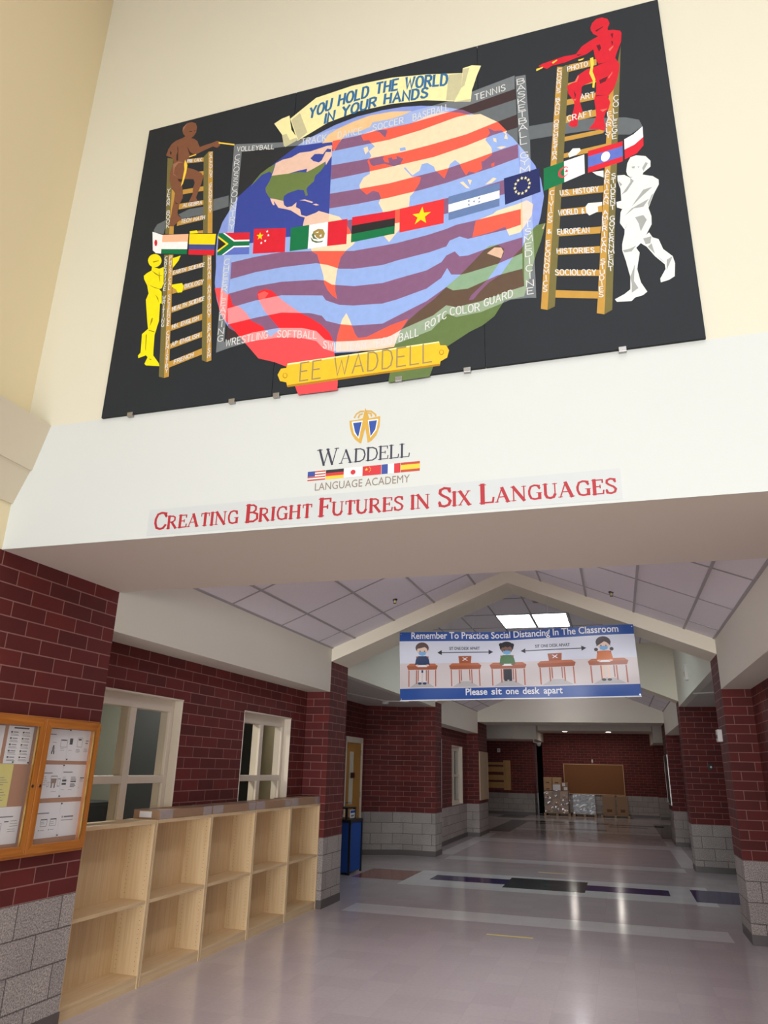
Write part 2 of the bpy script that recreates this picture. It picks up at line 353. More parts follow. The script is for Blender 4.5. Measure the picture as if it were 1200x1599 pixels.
# ------------------------------------------------------------------ setting: third bay
WIN3 = [(19.05, 20.42)]
recess_wall(RL - .2, RL, Y5, Y6, WIN3, 'wall_left_far_recess'); recess_wall(RR, RR + .2, Y5, Y6, [], 'wall_right_far_recess')
side_beam(RL - .2, XL, Y5, Y6, ZS, ZC + .25, 'trim_4'); side_beam(XR, RR + .2, Y5, Y6, ZS, ZC + .25, 'trim_5')
pitched(Y5, Y6, 'ceiling_third_bay', (17.5, 18.72, 19.94))
struct(brick_box(MB(), RL - .6, XL, Y6, Y7, 0, ZH).build('wall_left_column_third')); struct(brick_box(MB(), XR, RR + .6, Y6, Y7, 0, ZH).build('wall_right_column_third'))
struct(MB().box(RL - .6, RR + .6, Y6, Y7, ZH, 4.9, DRY).build('wall_far_header'))

# ------------------------------------------------------------------ setting: far lobby
struct(brick_box(MB(), -3.1, 8.0, Y8, Y8 + .3, 0, 4.1).build('wall_far'))
struct(brick_box(MB(), -9.4, -3.38, 32.4, 32.7, 0, 4.1).build('wall_far_left'))
struct(brick_box(MB(), -3.68, -3.38, 32.7, 34.0, 0, 4.1).build('wall_far_return'))
struct(MB().box(-3.38, -3.1, 34.0, 34.1, 0, 4.1, DARK).build('wall_far_doorway'))  # black panel whose colour stands for the darkness in the opening
struct(brick_box(MB(), 1.42, 2.2, 32.6, Y8, 0, 4.1).build('wall_far_right_pier'))
struct(brick_box(MB(), -9.5, -9.3, Y7 - .2, 32.5, 0, 4.1).build('wall_left_far_lobby')); struct(brick_box(MB(), 8.0, 8.2, Y7 - .2, Y8 + .3, 0, 4.1).build('wall_right_far_lobby'))
struct(brick_box(MB(), -9.5, RL - .6, Y7 - .3, Y7, 0, 4.1).build('wall_near_left_far_lobby')); struct(brick_box(MB(), RR + .6, 8.2, Y7 - .3, Y7, 0, 4.1).build('wall_near_right_far_lobby'))
struct(MB().box(-9.5, 8.2, Y7 - .3, 34.2, 4.1, 4.2, TILE).build('ceiling_far_lobby'))
struct(MB().box(-3.42, 1.42, 31.1, Y8, 3.235, 4.1, LDRY).build('trim_6'))
m = MB().prism([(-9.3, 30.0), (-3.9, 30.0), (-3.5, 30.35), (-3.02, 30.35), (-3.02, 34.0), (-9.3, 34.0)], 2.86, 4.1, 2, LDRY); struct(m.build('trim_7'))
struct(MB().box(1.3, 8.0, 30.0, Y8, 2.77, 4.1, LDRY).build('trim_8'))

# ------------------------------------------------------------------ cove base
def base(name, segs):
    m = MB()
    for (x0, x1, y0, y1) in segs: m.box(x0, x1, y0, y1, 0, .1, BASE)
    return struct(m.build(name))
t = .006
base('baseboard_left', [(XL, XL + t, Y2 - t, Y3 + t), (RL, XL, Y2 - t, Y2), (XL, XL + t, Y4 - t, Y5 + t), (-4.43, XL, Y4 - t, Y4), (RL, XL, Y5, Y5 + t), (RL, RL + t, Y5, Y6), (RL, XL, Y6 - t, Y6), (XL, XL + t, Y6 - t, Y7), (XL, XL + t, -9, Y1 + t), (AX, AX + t, Y3, D0), (AX, AX + t, D1, 15.42)])
m = MB().prism([(AX, 15.42), (-4.43, Y4), (-4.43, Y4 - .008), (AX, 15.412)], 0, .1, 2, BASE); struct(m.build('baseboard_left_angle'))
base('baseboard_right', [(XR - t, XR, Y2 - t, Y3 + t), (XR, RR, Y2 - t, Y2), (XR - t, XR, Y4 - t, Y5 + t), (XR, 4.0, Y4 - t, Y4), (RR - t, RR, Y5, Y6), (XR, RR, Y6 - t, Y6), (XR - t, XR, Y6 - t, Y7)])
base('baseboard_far', [(-3.1, 1.42, Y8 - t, Y8), (-9.3, -3.38, 32.4 - t, 32.4), (1.42, 2.2, 32.6 - t, 32.6)])
MURAL=[
('s','sea',[(727,1035),(732,906),(760,774),(808,642),(875,533),(1021,428),(1160,362),(1426,270),(1607,232),(1759,217),(1966,232),(2228,289),(2456,392),(2644,511),(2759,643),(2833,825),(2868,941),(2897,1094),(2885,1226),(2856,1336),(2800,1456),(2731,1588),(2655,1693),(2524,1822),(2425,1906),(2273,1985),(2142,2030),(2010,2059),(1875,2072),(1692,2070),(1534,2042),(1321,1971),(1205,1901),(1076,1811),(939,1688),(835,1597),(781,1493),(736,1405),(709,1292),(712,1169)]),
('s','ice',[(1445,1905),(1487,1969),(1557,2003),(1662,2032),(1785,2052),(1942,2040),(2079,2003),(2011,1985),(1943,1977),(1805,1985),(1788,1951),(1719,1935),(1631,1939),(1583,1894),(1554,1852),(1539,1814),(1523,1846),(1522,1894)]),
('s','land',[(1520,1904),(1583,1901),(1569,1872),(1548,1830),(1527,1810)]),
('s','land',[(1727,1893),(1766,1905),(1811,1913),(1901,1904),(2068,1894),(2208,1935),(2315,1924),(2400,1891),(2462,1853),(2534,1840),(2644,1739),(2697,1651),(2686,1632),(2662,1668),(2622,1673),(2577,1712),(2592,1668),(2560,1619),(2598,1543),(2599,1491),(2546,1454),(2531,1452),(2535,1394),(2494,1373),(2454,1396),(2434,1370),(2409,1427),(2394,1476),(2366,1510),(2333,1486),(2314,1427),(2296,1380),(2260,1434),(2239,1459),(2229,1494),(2187,1535),(2150,1535),(2135,1486),(2088,1460),(2039,1539),(2029,1536),(2085,1450),(2145,1432),(2135,1383),(2095,1317),(2074,1297),(2069,1222),(2044,1153),(2014,1061),(1943,973),(1910,1023),(1895,1226),(1866,1296),(1882,1331),(1864,1381),(1826,1403),(1783,1381),(1737,1438),(1730,1473),(1756,1527),(1800,1549),(1796,1603),(1779,1661),(1806,1695),(1788,1740),(1827,1771),(1803,1805),(1785,1837),(1746,1842)]),
('s','sea',[(1790,1669),(1840,1675),(1885,1671),(1929,1645),(1984,1647),(2025,1611),(2006,1571),(1963,1567),(1897,1607),(1820,1607),(1803,1628)]),
('s','land',[(1885,1657),(1918,1671),(1930,1605),(1899,1619)]),
('s','land',[(1942,1658),(1972,1663),(1984,1625),(1954,1625)]),
('s','sea',[(1999,1707),(2037,1707),(2043,1679),(2005,1681)]),
('s','sea',[(1809,1914),(1857,1886),(1898,1826),(1913,1884),(1868,1904)]),
('s','land',[(1748,1779),(1776,1785),(1785,1744),(1763,1720)]),
('s','land',[(2691,1640),(2701,1584),(2678,1596)]),
('s','land',[(2610,1620),(2628,1612),(2631,1578),(2612,1594)]),
('s','land',[(2628,1538),(2658,1540),(2690,1528),(2657,1518)]),
('s','land',[(2395,1324),(2415,1327),(2456,1262),(2434,1272)]),
('s','land',[(2443,1336),(2469,1323),(2458,1286)]),
('s','land',[(2550,1268),(2602,1309),(2623,1296),(2591,1271)]),
('s','land',[(2593,1417),(2613,1426),(2610,1397),(2592,1394)]),
('s','land',[(2465,892),(2487,1008),(2594,1036),(2614,1053),(2682,1065),(2738,1073),(2796,1089),(2832,1051),(2819,971),(2779,911),(2749,866),(2684,857),(2663,926),(2591,907)]),
('s','land',[(1345,1239),(1356,1304),(1434,1320),(1453,1330),(1514,1296),(1602,1247),(1673,1137),(1716,1019),(1699,999),(1662,974),(1625,926),(1605,832),(1597,736),(1599,682),(1615,615),(1580,648),(1549,691),(1521,750),(1514,806),(1497,865),(1479,924),(1460,983),(1424,1011)]),
('s','land',[(1627,237),(1624,313),(1631,363),(1655,462),(1681,501),(1702,454),(1743,344),(1762,313),(1818,310),(1890,338),(1962,366),(2074,392),(2024,315),(1990,214),(1863,211)]),
('s','tan',[(1105,1823),(1156,1840),(1219,1841),(1280,1867),(1363,1857),(1424,1865),(1484,1872),(1519,1868),(1523,1776),(1483,1704),(1479,1737),(1452,1724),(1393,1698),(1343,1681),(1346,1710),(1280,1710),(1208,1704),(1082,1719),(1094,1764)]),
('s','sea',[(1366,1795),(1395,1824),(1426,1818),(1457,1807),(1486,1847),(1516,1833),(1513,1810),(1477,1820),(1450,1754),(1431,1742),(1389,1765)]),
('s','usa',[(1082,1719),(1208,1704),(1291,1697),(1343,1679),(1393,1698),(1452,1724),(1479,1732),(1473,1701),(1445,1660),(1411,1634),(1404,1588),(1361,1552),(1352,1531),(1367,1480),(1350,1478),(1334,1530),(1290,1546),(1220,1535),(1190,1517),(1188,1480),(1140,1500),(1081,1530),(1051,1582),(1042,1620),(1069,1674)]),
('s','usa',[(1085,1810),(1103,1821),(1082,1737),(1062,1760),(1005,1745),(976,1716),(927,1665),(946,1699),(994,1760),(1054,1799)]),
('s','tan',[(1087,1524),(1140,1500),(1188,1477),(1196,1440),(1218,1417),(1254,1415),(1287,1441),(1285,1401),(1317,1376),(1327,1328),(1366,1306),(1356,1299),(1320,1318),(1251,1381),(1214,1401),(1156,1426),(1132,1467),(1115,1495),(1125,1457),(1112,1460),(1094,1500)]),
('s','tan',[(1306,1454),(1347,1450),(1409,1414),(1399,1407),(1348,1438)]),
('s','tan',[(1405,1395),(1430,1395),(1453,1378),(1431,1379)]),
('s','tan',[(1345,1239),(1361,1303),(1434,1320),(1453,1330),(1519,1292),(1522,1221)]),
('s','redh',[(736,864),(779,861),(822,808),(856,790),(885,707),(939,680),(985,633),(1033,560),(1119,502),(1154,443),(1181,417),(1242,460),(1186,533),(1119,620),(1082,692),(1058,735),(1060,774),(1105,787),(1158,766),(1213,706),(1257,660),(1362,566),(1444,509),(1523,443),(1574,382),(1605,316),(1613,244),(1646,33),(1646,-23),(1396,-21),(1379,22),(1311,181),(1220,230),(1108,273),(1041,356),(949,467),(891,541),(833,606),(793,679),(760,785)]),
('s','rnail',[(1061,757),(1106,770),(1139,748),(1111,711),(1072,716)]),
('s','grnh',[(2615,807),(2566,809),(2531,783),(2465,714),(2385,636),(2304,570),(2234,502),(2143,438),(2074,381),(2024,309),(1995,235),(1959,-19),(2204,-14),(2224,45),(2311,168),(2437,240),(2514,271),(2582,320),(2641,414),(2753,421),(2830,684),(2862,770),(2897,898),(2844,895),(2799,849),(2757,758),(2708,710),(2658,639),(2628,594),(2559,555),(2500,498),(2465,454),(2436,453),(2451,485),(2550,574),(2610,661),(2646,729),(2651,769)]),
('s','gnail',[(2550,758),(2595,791),(2634,782),(2647,752),(2631,706)]),
('s','gnail',[(2874,864),(2893,900),(2883,859)]),
('o','R',[(1522,1903),(1698,1898),(1834,1904),(2065,1898),(2358,1920),(2526,1946),(2757,1982),(2761,1894),(2504,1860),(2378,1860),(2143,1820),(1926,1800),(1701,1808),(1522,1813)]),
('o','W',[(1522,1813),(1701,1808),(1926,1800),(2143,1820),(2378,1860),(2504,1860),(2761,1894),(2761,1767),(2612,1738),(2439,1698),(2208,1678),(2025,1670),(1706,1681),(1523,1692)]),
('o','R',[(1523,1692),(1706,1681),(2025,1670),(2208,1678),(2439,1698),(2612,1738),(2761,1767),(2765,1661),(2609,1644),(2437,1604),(2229,1572),(2026,1569),(1710,1567),(1526,1571)]),
('o','W',[(1526,1571),(1710,1567),(2026,1569),(2229,1572),(2437,1604),(2609,1644),(2765,1661),(2760,1529),(2605,1505),(2435,1474),(2312,1455),(2145,1447),(1933,1435),(1715,1443),(1524,1453)]),
('o','R',[(1524,1453),(1715,1443),(1933,1435),(2145,1447),(2312,1455),(2435,1474),(2605,1505),(2760,1529),(2759,1422),(2602,1389),(2433,1363),(2311,1343),(2146,1329),(1936,1320),(1719,1322),(1526,1332)]),
('o','W',[(1526,1332),(1719,1322),(1936,1320),(2146,1329),(2311,1343),(2433,1363),(2602,1389),(2759,1422),(2766,1286),(2650,1272),(2310,1223),(1980,1213),(1723,1203),(1529,1212)]),
('o','R',[(1529,1212),(1723,1203),(1980,1213),(2310,1223),(2650,1272),(2766,1286),(2769,1174),(2646,1165),(2310,1105),(1982,1108),(1671,1094),(1529,1120)]),
('o','W',[(789,1179),(976,1175),(1248,1162),(1529,1120),(1671,1094),(1982,1108),(2310,1105),(2646,1165),(2769,1174),(2758,1033),(2481,1012),(2369,1007),(2307,990),(2193,972),(1993,954),(1901,954),(1711,956),(1535,993),(1452,1011),(1205,1054),(1019,1057),(841,1048)]),
('o','R',[(841,1048),(1019,1057),(1205,1054),(1452,1011),(1535,993),(1711,956),(1901,954),(1993,954),(2193,972),(2307,990),(2369,1007),(2481,1012),(2758,1033),(2754,919),(2667,903),(2438,887),(2388,916),(2327,899),(2306,861),(2203,841),(1995,823),(1905,809),(1716,819),(1619,839),(1539,884),(1459,915),(1214,933),(1030,933),(848,914)]),
('o','W',[(848,914),(1030,933),(1214,933),(1459,915),(1539,884),(1619,839),(1716,819),(1905,809),(1995,823),(2203,841),(2306,861),(2327,899),(2388,916),(2438,887),(2667,903),(2754,919),(2760,828),(2615,807),(2436,767),(2386,772),(2357,814),(2306,795),(2275,753),(2183,712),(1997,689),(1908,676),(1721,689),(1575,729),(1525,770),(1466,787),(1225,819),(1040,821),(847,800)]),
('o','R',[(847,800),(1040,821),(1225,819),(1466,787),(1525,770),(1575,729),(1721,689),(1908,676),(1997,689),(2183,712),(2275,753),(2306,795),(2357,814),(2386,772),(2436,767),(2615,807),(2760,828),(2755,717),(2611,672),(2434,644),(2395,640),(2335,652),(2310,704),(2274,640),(2183,582),(2000,540),(1911,528),(1726,548),(1631,570),(1541,619),(1515,660),(1232,715),(1050,710),(850,685)]),
('o','W',[(850,685),(1050,710),(1232,715),(1515,660),(1541,619),(1631,570),(1726,548),(1911,528),(2000,540),(2183,582),(2274,640),(2310,704),(2335,652),(2395,640),(2434,644),(2611,672),(2755,717),(2751,609),(2608,592),(2432,534),(2344,539),(2304,570),(2184,494),(2002,422),(1915,386),(1731,404),(1637,431),(1549,469),(1519,511),(1441,544),(1242,584),(1062,578),(867,562)]),
('o','R',[(867,562),(1062,578),(1242,584),(1441,544),(1519,511),(1549,469),(1637,431),(1731,404),(1915,386),(2002,422),(2184,494),(2304,570),(2344,539),(2432,534),(2608,592),(2751,609),(2756,489),(2681,475),(2508,434),(2362,420),(2303,444),(2224,388),(2044,329),(1963,291),(1917,284),(1735,296),(1616,311),(1548,336),(1488,407),(1389,446),(1231,473),(1051,470),(862,440)]),
('o','C',[(827,2000),(1159,1949),(1217,1940),(1522,1904),(1522,1813),(1529,1120),(1231,1170),(966,1177),(778,1166),(838,1599)]),
('o','B',[(762,2088),(1145,1998),(1311,1980),(1517,2007),(1695,1995),(1832,2000),(2064,1998),(2359,2014),(2529,2055),(2761,2096),(2757,1982),(2526,1946),(2358,1920),(2065,1898),(1834,1904),(1698,1898),(1522,1903),(1324,1925),(1158,1954),(832,1998)]),
('o','B',[(862,440),(1051,470),(1231,473),(1389,446),(1488,407),(1548,336),(1616,311),(1735,296),(1917,284),(1963,291),(2044,329),(2224,388),(2303,444),(2362,420),(2508,434),(2681,475),(2756,489),(2821,403),(2679,413),(2507,361),(2362,353),(2308,385),(2214,289),(1995,230),(1919,221),(1738,230),(1609,240),(1541,276),(1492,335),(1374,380),(1236,403),(1057,406),(897,384),(801,362)]),
('o','B',[(757,2083),(826,2058),(834,1313),(831,1102),(854,383),(801,364),(784,820),(780,1129),(784,1324)]),
('o','B',[(2765,2084),(2829,2079),(2834,1534),(2823,947),(2820,398),(2753,411),(2765,708),(2769,1271)]),
('t','band',[(640,1624),(761,1629),(771,1531),(648,1519)]),
('t','band',[(370,1557),(452,1584),(579,1577),(588,1505),(404,1513)]),
('t','band',[(270,1530),(204,1509),(183,1468),(185,1444),(269,1408),(276,1462)]),
('t','band',[(2827,1651),(3023,1639),(3219,1602),(3395,1555),(3467,1515),(3481,1460),(3409,1418),(3336,1439),(3213,1512),(3017,1531),(2829,1543)]),
('t','lad',[(374,2055),(537,2032),(542,1991),(379,2015)]),
('t','lad',[(490,1910),(550,1903),(554,1866),(517,1867)]),
('t','lad',[(377,1775),(566,1763),(571,1721),(383,1732)]),
('t','lad',[(364,1652),(580,1635),(584,1595),(364,1601)]),
('t','lad',[(370,1498),(595,1503),(596,1463),(369,1456)]),
('t','lad',[(491,1379),(607,1368),(610,1340),(493,1366)]),
('t','lad',[(386,1073),(636,1096),(641,1059),(391,1033)]),
('t','lad',[(405,928),(506,942),(651,960),(656,912),(412,881)]),
('t','lad',[(419,774),(665,819),(670,777),(426,728)]),
('t','lad',[(435,629),(681,682),(685,634),(438,585)]),
('t','lad',[(448,485),(695,545),(699,501),(450,445)]),
('t','lad',[(460,349),(709,416),(713,369),(464,304)]),
('t','ladd',[(204,2114),(256,2092),(283,1807),(316,1399),(284,1407)]),
('t','lad',[(283,1807),(318,1758),(353,1390),(316,1398)]),
('t','ladd',[(515,2038),(550,2078),(629,1335),(592,1343)]),
('t','lad',[(550,2078),(587,2072),(666,1327),(629,1335)]),
('t','ladd',[(300,1226),(340,1218),(438,232),(398,247)]),
('t','lad',[(338,1218),(374,1211),(473,237),(438,232)]),
('t','ladd',[(613,1153),(647,1146),(740,304),(704,322)]),
('t','lad',[(647,1153),(680,1146),(774,311),(740,304)]),
('t','lad',[(3075,2076),(3266,2069),(3262,2019),(3072,2016)]),
('t','lad',[(3073,1925),(3242,1927),(3360,1916),(3292,1879),(3071,1880)]),
('t','lad',[(3052,1793),(3240,1799),(3236,1746),(3050,1749)]),
('t','lad',[(3031,1664),(3237,1665),(3233,1613),(3028,1611)]),
('t','lad',[(3016,1507),(3270,1504),(3262,1472),(3014,1472)]),
('t','lad',[(3002,1380),(3281,1389),(3272,1349),(3000,1346)]),
('t','lad',[(2980,1115),(3233,1088),(3229,1040),(2978,1066)]),
('t','lad',[(2964,979),(3217,951),(3213,904),(2961,931)]),
('t','lad',[(2949,830),(3200,805),(3194,759),(2947,791)]),
('t','lad',[(2935,707),(3184,673),(3181,628),(2930,666)]),
('t','lad',[(2922,563),(3169,517),(3166,476),(2917,526)]),
('t','lad',[(2908,434),(3154,377),(3147,332),(2903,385)]),
('t','lad',[(3027,2082),(3059,2072),(2877,308),(2841,322)]),
('t','ladd',[(3059,2072),(3100,2077),(2918,323),(2877,308)]),
('t','lad',[(3315,1766),(3351,1845),(3175,226),(3137,240)]),
('t','ladd',[(3351,1845),(3414,2131),(3217,247),(3175,226)]),
('t','bro',[(300,2345),(303,2383),(333,2413),(371,2412),(407,2391),(425,2347),(422,2297),(407,2266),(383,2253),(343,2273),(312,2312)]),
('t','bro',[(334,2287),(309,2274),(255,2264),(221,2240),(200,2199),(188,2142),(210,2125),(226,2116),(256,2092),(264,2056),(255,2017),(244,1963),(249,1896),(272,1834),(314,1759),(315,1695),(312,1641),(310,1571),(302,1471),(340,1459),(378,1492),(407,1512),(371,1545),(360,1575),(360,1629),(387,1701),(378,1767),(359,1836),(360,1877),(454,1851),(469,1816),(461,1770),(464,1714),(442,1650),(472,1649),(517,1638),(497,1674),(526,1793),(536,1854),(514,1892),(450,1941),(388,1974),(374,2027),(393,2055),(396,2087),(448,2081),(490,2094),(582,2118),(620,2095),(641,2114),(637,2148),(613,2163),(570,2155),(513,2150),(470,2143),(444,2207),(415,2236),(390,2251)]),
('t','brd',[(273,2213),(286,2184),(301,2063),(285,2067),(278,2119),(285,2150)]),
('t','brd',[(362,2181),(392,2121),(425,2091),(396,2087),(380,2124)]),
('t','brd',[(218,2177),(234,2156),(231,2136),(222,2147)]),
('t','brd',[(322,1889),(365,1873),(353,1849),(329,1867)]),
('t','brd',[(324,1693),(337,1666),(356,1658),(335,1657)]),
('t','brd',[(362,2327),(386,2318),(383,2313),(364,2318)]),
('t','brd',[(400,2320),(413,2321),(413,2313),(404,2311)]),
('t','brl',[(263,2040),(305,2052),(351,2033),(306,2041),(279,2003),(279,1945),(317,1903),(277,1938)]),
('t','brl',[(301,2341),(301,2379),(333,2410),(318,2378)]),
('t','ylr',[(625,2147),(759,2092),(761,2078),(627,2133)]),
('t','ylr',[(360,2055),(387,1999),(385,1926),(371,1832),(357,1808),(362,1883),(366,1963),(357,2015)]),
('t','ylr',[(390,2078),(448,2085),(449,2074),(395,2069)]),
('t','yel',[(286,1179),(286,1160),(278,1145),(265,1135),(248,1132),(228,1136),(209,1146),(192,1162),(180,1182),(173,1202),(174,1222),(181,1237),(194,1247),(212,1250),(231,1246),(251,1235),(268,1219),(280,1200)]),
('t','yel',[(215,1144),(276,1113),(311,1121),(329,979),(320,945),(300,941),(324,915),(338,817),(324,823),(337,681),(329,641),(324,607),(318,574),(325,478),(331,416),(384,348),(391,326),(285,348),(271,362),(289,409),(273,426),(240,418),(217,413),(212,435),(228,453),(217,598),(259,632),(243,697),(221,800),(206,873),(220,921),(199,990),(166,1047),(158,1078),(180,1096),(215,1111)]),
('t','yel',[(398,958),(477,956),(493,926),(487,881),(453,882),(438,911),(401,938)]),
('t','yel',[(375,1181),(436,1190),(424,1149),(386,1098)]),
('t','yel',[(483,1384),(540,1381),(551,1353),(486,1364)]),
('t','yed',[(213,1185),(259,1187),(267,1180),(221,1176)]),
('t','yed',[(217,1111),(284,1057),(316,1050),(286,1049),(250,1074)]),
('t','yed',[(193,1005),(263,963),(329,932),(264,956)]),
('t','yed',[(275,713),(285,714),(284,687),(270,651),(271,692)]),
('t','yed',[(264,624),(314,602),(312,596),(269,615)]),
('t','yed',[(248,593),(256,585),(268,460),(261,475)]),
('t','yed',[(300,397),(325,387),(312,384)]),
('t','yed',[(275,903),(303,869),(316,824),(302,855)]),
('t','yed',[(277,1106),(288,1060),(301,991),(283,1046)]),
('t','red',[(3247,2339),(3259,2377),(3287,2404),(3323,2406),(3355,2379),(3364,2338),(3349,2302),(3350,2284),(3381,2276),(3420,2255),(3427,2232),(3418,2161),(3382,2068),(3374,2039),(3395,1984),(3387,1923),(3368,1851),(3344,1789),(3307,1742),(3319,1696),(3305,1647),(3287,1630),(3273,1581),(3277,1528),(3271,1487),(3234,1509),(3180,1526),(3216,1568),(3231,1616),(3231,1693),(3229,1747),(3245,1812),(3250,1889),(3228,1892),(3181,1880),(3163,1869),(3157,1816),(3144,1758),(3156,1669),(3132,1661),(3118,1566),(3087,1568),(3068,1588),(3092,1658),(3111,1729),(3111,1768),(3081,1840),(3076,1905),(3127,1929),(3147,1970),(3201,2001),(3276,2012),(3258,2078),(3252,2154),(3209,2128),(3144,2117),(3078,2102),(2995,2101),(2965,2085),(2930,2111),(2912,2125),(2937,2137),(2998,2146),(3070,2155),(3146,2149),(3185,2202),(3240,2233),(3288,2253),(3261,2283),(3249,2317)]),
('t','rdd',[(3271,2180),(3294,2182),(3299,2146),(3284,2125)]),
('t','rdd',[(3362,2189),(3372,2177),(3363,2146)]),
('t','rdd',[(3268,1891),(3320,1906),(3306,1871),(3271,1859)]),
('t','rdd',[(3115,1853),(3126,1818),(3118,1788)]),
('t','rdd',[(3274,2308),(3323,2328),(3322,2320),(3279,2295)]),
('t','rdd',[(3362,2247),(3379,2249),(3370,2203)]),
('t','rdd',[(3242,1774),(3309,1761),(3242,1767)]),
('t','rdd',[(3272,2025),(3317,2022),(3277,2016)]),
('t','rdd',[(3149,2144),(3181,2137),(3157,2129)]),
('t','rdl',[(3342,2123),(3370,2145),(3371,2137),(3346,2105)]),
('t','rdl',[(3322,1897),(3349,1936),(3346,1921),(3324,1885)]),
('t','rdl',[(3256,1655),(3300,1653),(3271,1635)]),
('t','rdl',[(3091,1916),(3127,1929),(3147,1970),(3152,1961),(3138,1921)]),
('t','rdl',[(3106,1785),(3126,1783),(3117,1770)]),
('t','ylr',[(3227,2085),(3247,2090),(3246,2034),(3235,1974),(3247,1906),(3236,1838),(3224,1846),(3232,1895),(3215,1964),(3228,2024)]),
('t','ylr',[(2899,2107),(2942,2111),(2936,2100),(2898,2087)]),
('t','ylr',[(3155,2097),(3193,2101),(3183,2088),(3160,2087)]),
('t','ylr',[(2997,2130),(3030,2143),(3030,2135),(3002,2116)]),
('t','whi',[(3365,1157),(3376,1214),(3396,1252),(3428,1258),(3478,1238),(3501,1198),(3497,1156),(3455,1124),(3450,1109),(3415,1108),(3383,1109),(3369,1130)]),
('t','whi',[(3416,1113),(3454,1109),(3502,1087),(3531,1054),(3529,1021),(3497,963),(3460,873),(3470,814),(3466,758),(3435,701),(3399,646),(3373,620),(3388,585),(3366,481),(3377,394),(3387,369),(3404,328),(3381,310),(3340,303),(3320,284),(3245,293),(3236,311),(3288,335),(3320,359),(3327,435),(3312,547),(3299,620),(3302,659),(3320,727),(3323,755),(3302,804),(3311,876),(3322,898),(3295,915),(3295,954),(3322,956),(3324,1039),(3313,1102),(3315,1140),(3353,1134),(3383,1105)]),
('t','whi',[(3408,675),(3448,708),(3463,671),(3492,653),(3509,583),(3552,527),(3559,480),(3549,398),(3519,381),(3477,373),(3476,397),(3508,452),(3508,483),(3463,546),(3427,616),(3399,646)]),
('t','whi',[(3179,1201),(3242,1195),(3239,1145),(3200,1174)]),
('t','whi',[(3125,962),(3141,983),(3219,973),(3217,950),(3191,946),(3193,912),(3142,895),(3127,919)]),
('t','whi',[(3052,1372),(3081,1405),(3122,1396),(3125,1375),(3098,1351),(3057,1342)]),
('t','whd',[(3383,1105),(3400,1079),(3356,1014),(3325,997),(3351,1032),(3381,1076)]),
('t','whd',[(3396,1183),(3415,1182),(3411,1166),(3398,1172)]),
('t','whd',[(3428,1174),(3440,1175),(3433,1163)]),
('t','whd',[(3474,1196),(3486,1185),(3456,1133),(3452,1159)]),
('t','whd',[(3484,958),(3497,967),(3461,881),(3460,906)]),
('t','whd',[(3384,826),(3429,831),(3444,795),(3406,724),(3399,782)]),
('t','whd',[(3434,887),(3469,936),(3371,890),(3330,846),(3383,887)]),
('t','whd',[(3323,755),(3352,817),(3330,765)]),
('t','whd',[(3444,1005),(3495,1013),(3434,962),(3372,902),(3416,966)]),
('t','whd',[(3302,619),(3343,623),(3374,635),(3347,602),(3310,602)]),
('t','whd',[(3328,443),(3357,514),(3343,408),(3362,359),(3325,336),(3329,388)]),
('t','whd',[(3454,634),(3465,561),(3512,490),(3496,508),(3433,615)]),
('t','whd',[(3520,511),(3552,527),(3529,478),(3513,444)]),
('t','whd',[(3414,674),(3458,680),(3448,635),(3423,633)]),
('t','whd',[(3316,1101),(3336,1070),(3325,1056)]),
('t','scr',[(1187,2201),(1376,2338),(1650,2366),(1936,2347),(2178,2297),(2429,2226),(2426,2022),(2360,2000),(2178,2067),(1941,2108),(1695,2116),(1482,2081),(1258,1979)]),
('t','scd',[(1197,2187),(1260,2232),(1328,2036),(1263,1984)]),
('t','scd',[(2329,2241),(2429,2226),(2427,2118),(2369,2004),(2311,2026)]),
('t','scr',[(1064,2192),(1119,2221),(1179,2233),(1204,2095),(1263,1993),(1157,1957),(1134,2070)]),
('t','scr',[(2426,2270),(2487,2276),(2547,2252),(2518,2175),(2483,2057),(2473,1965),(2364,1995),(2414,2101)]),
('t','scd',[(1134,2065),(1168,2071),(1212,1970),(1157,1957)]),
('t','scd',[(1154,1997),(1247,2011),(1263,1989),(1167,1949)]),
('t','scd',[(2429,2265),(2470,2260),(2435,2115),(2414,2101)]),
('t','scd',[(2369,1997),(2474,1986),(2470,1962)]),
('t','gld',[(1310,204),(2259,206),(2266,180),(2300,175),(2318,139),(2306,93),(2268,75),(2263,47),(1322,41),(1311,76),(1269,90),(1249,136),(1268,176),(1304,176)]),
('t','gdk',[(1321,56),(2263,60),(2263,47),(1322,41)]),
('t','gli',[(1310,206),(2259,207),(2261,199),(1311,195)]),
('t','gdk',[(1316,121),(1315,115),(1313,109),(1309,106),(1304,104),(1298,105),(1292,108),(1288,113),(1284,119),(1283,126),(1284,132),(1286,137),(1290,141),(1295,142),(1301,142),(1307,139),(1311,134),(1315,128)]),
('t','gld',[(1311,123),(1311,119),(1309,115),(1306,112),(1302,111),(1298,112),(1294,114),(1291,118),(1289,122),(1288,127),(1288,131),(1290,135),(1293,138),(1296,139),(1300,138),(1304,136),(1308,133),(1310,128)]),
('t','gdk',[(2288,130),(2287,124),(2284,119),(2281,115),(2276,114),(2271,115),(2266,118),(2262,122),(2260,128),(2259,134),(2260,140),(2263,145),(2266,148),(2271,150),(2276,149),(2281,146),(2285,142),(2287,136)]),
('t','gld',[(2284,132),(2283,128),(2281,124),(2278,122),(2275,121),(2272,121),(2268,123),(2266,126),(2264,131),(2263,135),(2264,139),(2266,143),(2269,146),(2272,147),(2275,146),(2279,144),(2281,141),(2283,136)]),
('t','fw',[(173,1451),(263,1402),(273,1240),(229,1254),(200,1284)]),
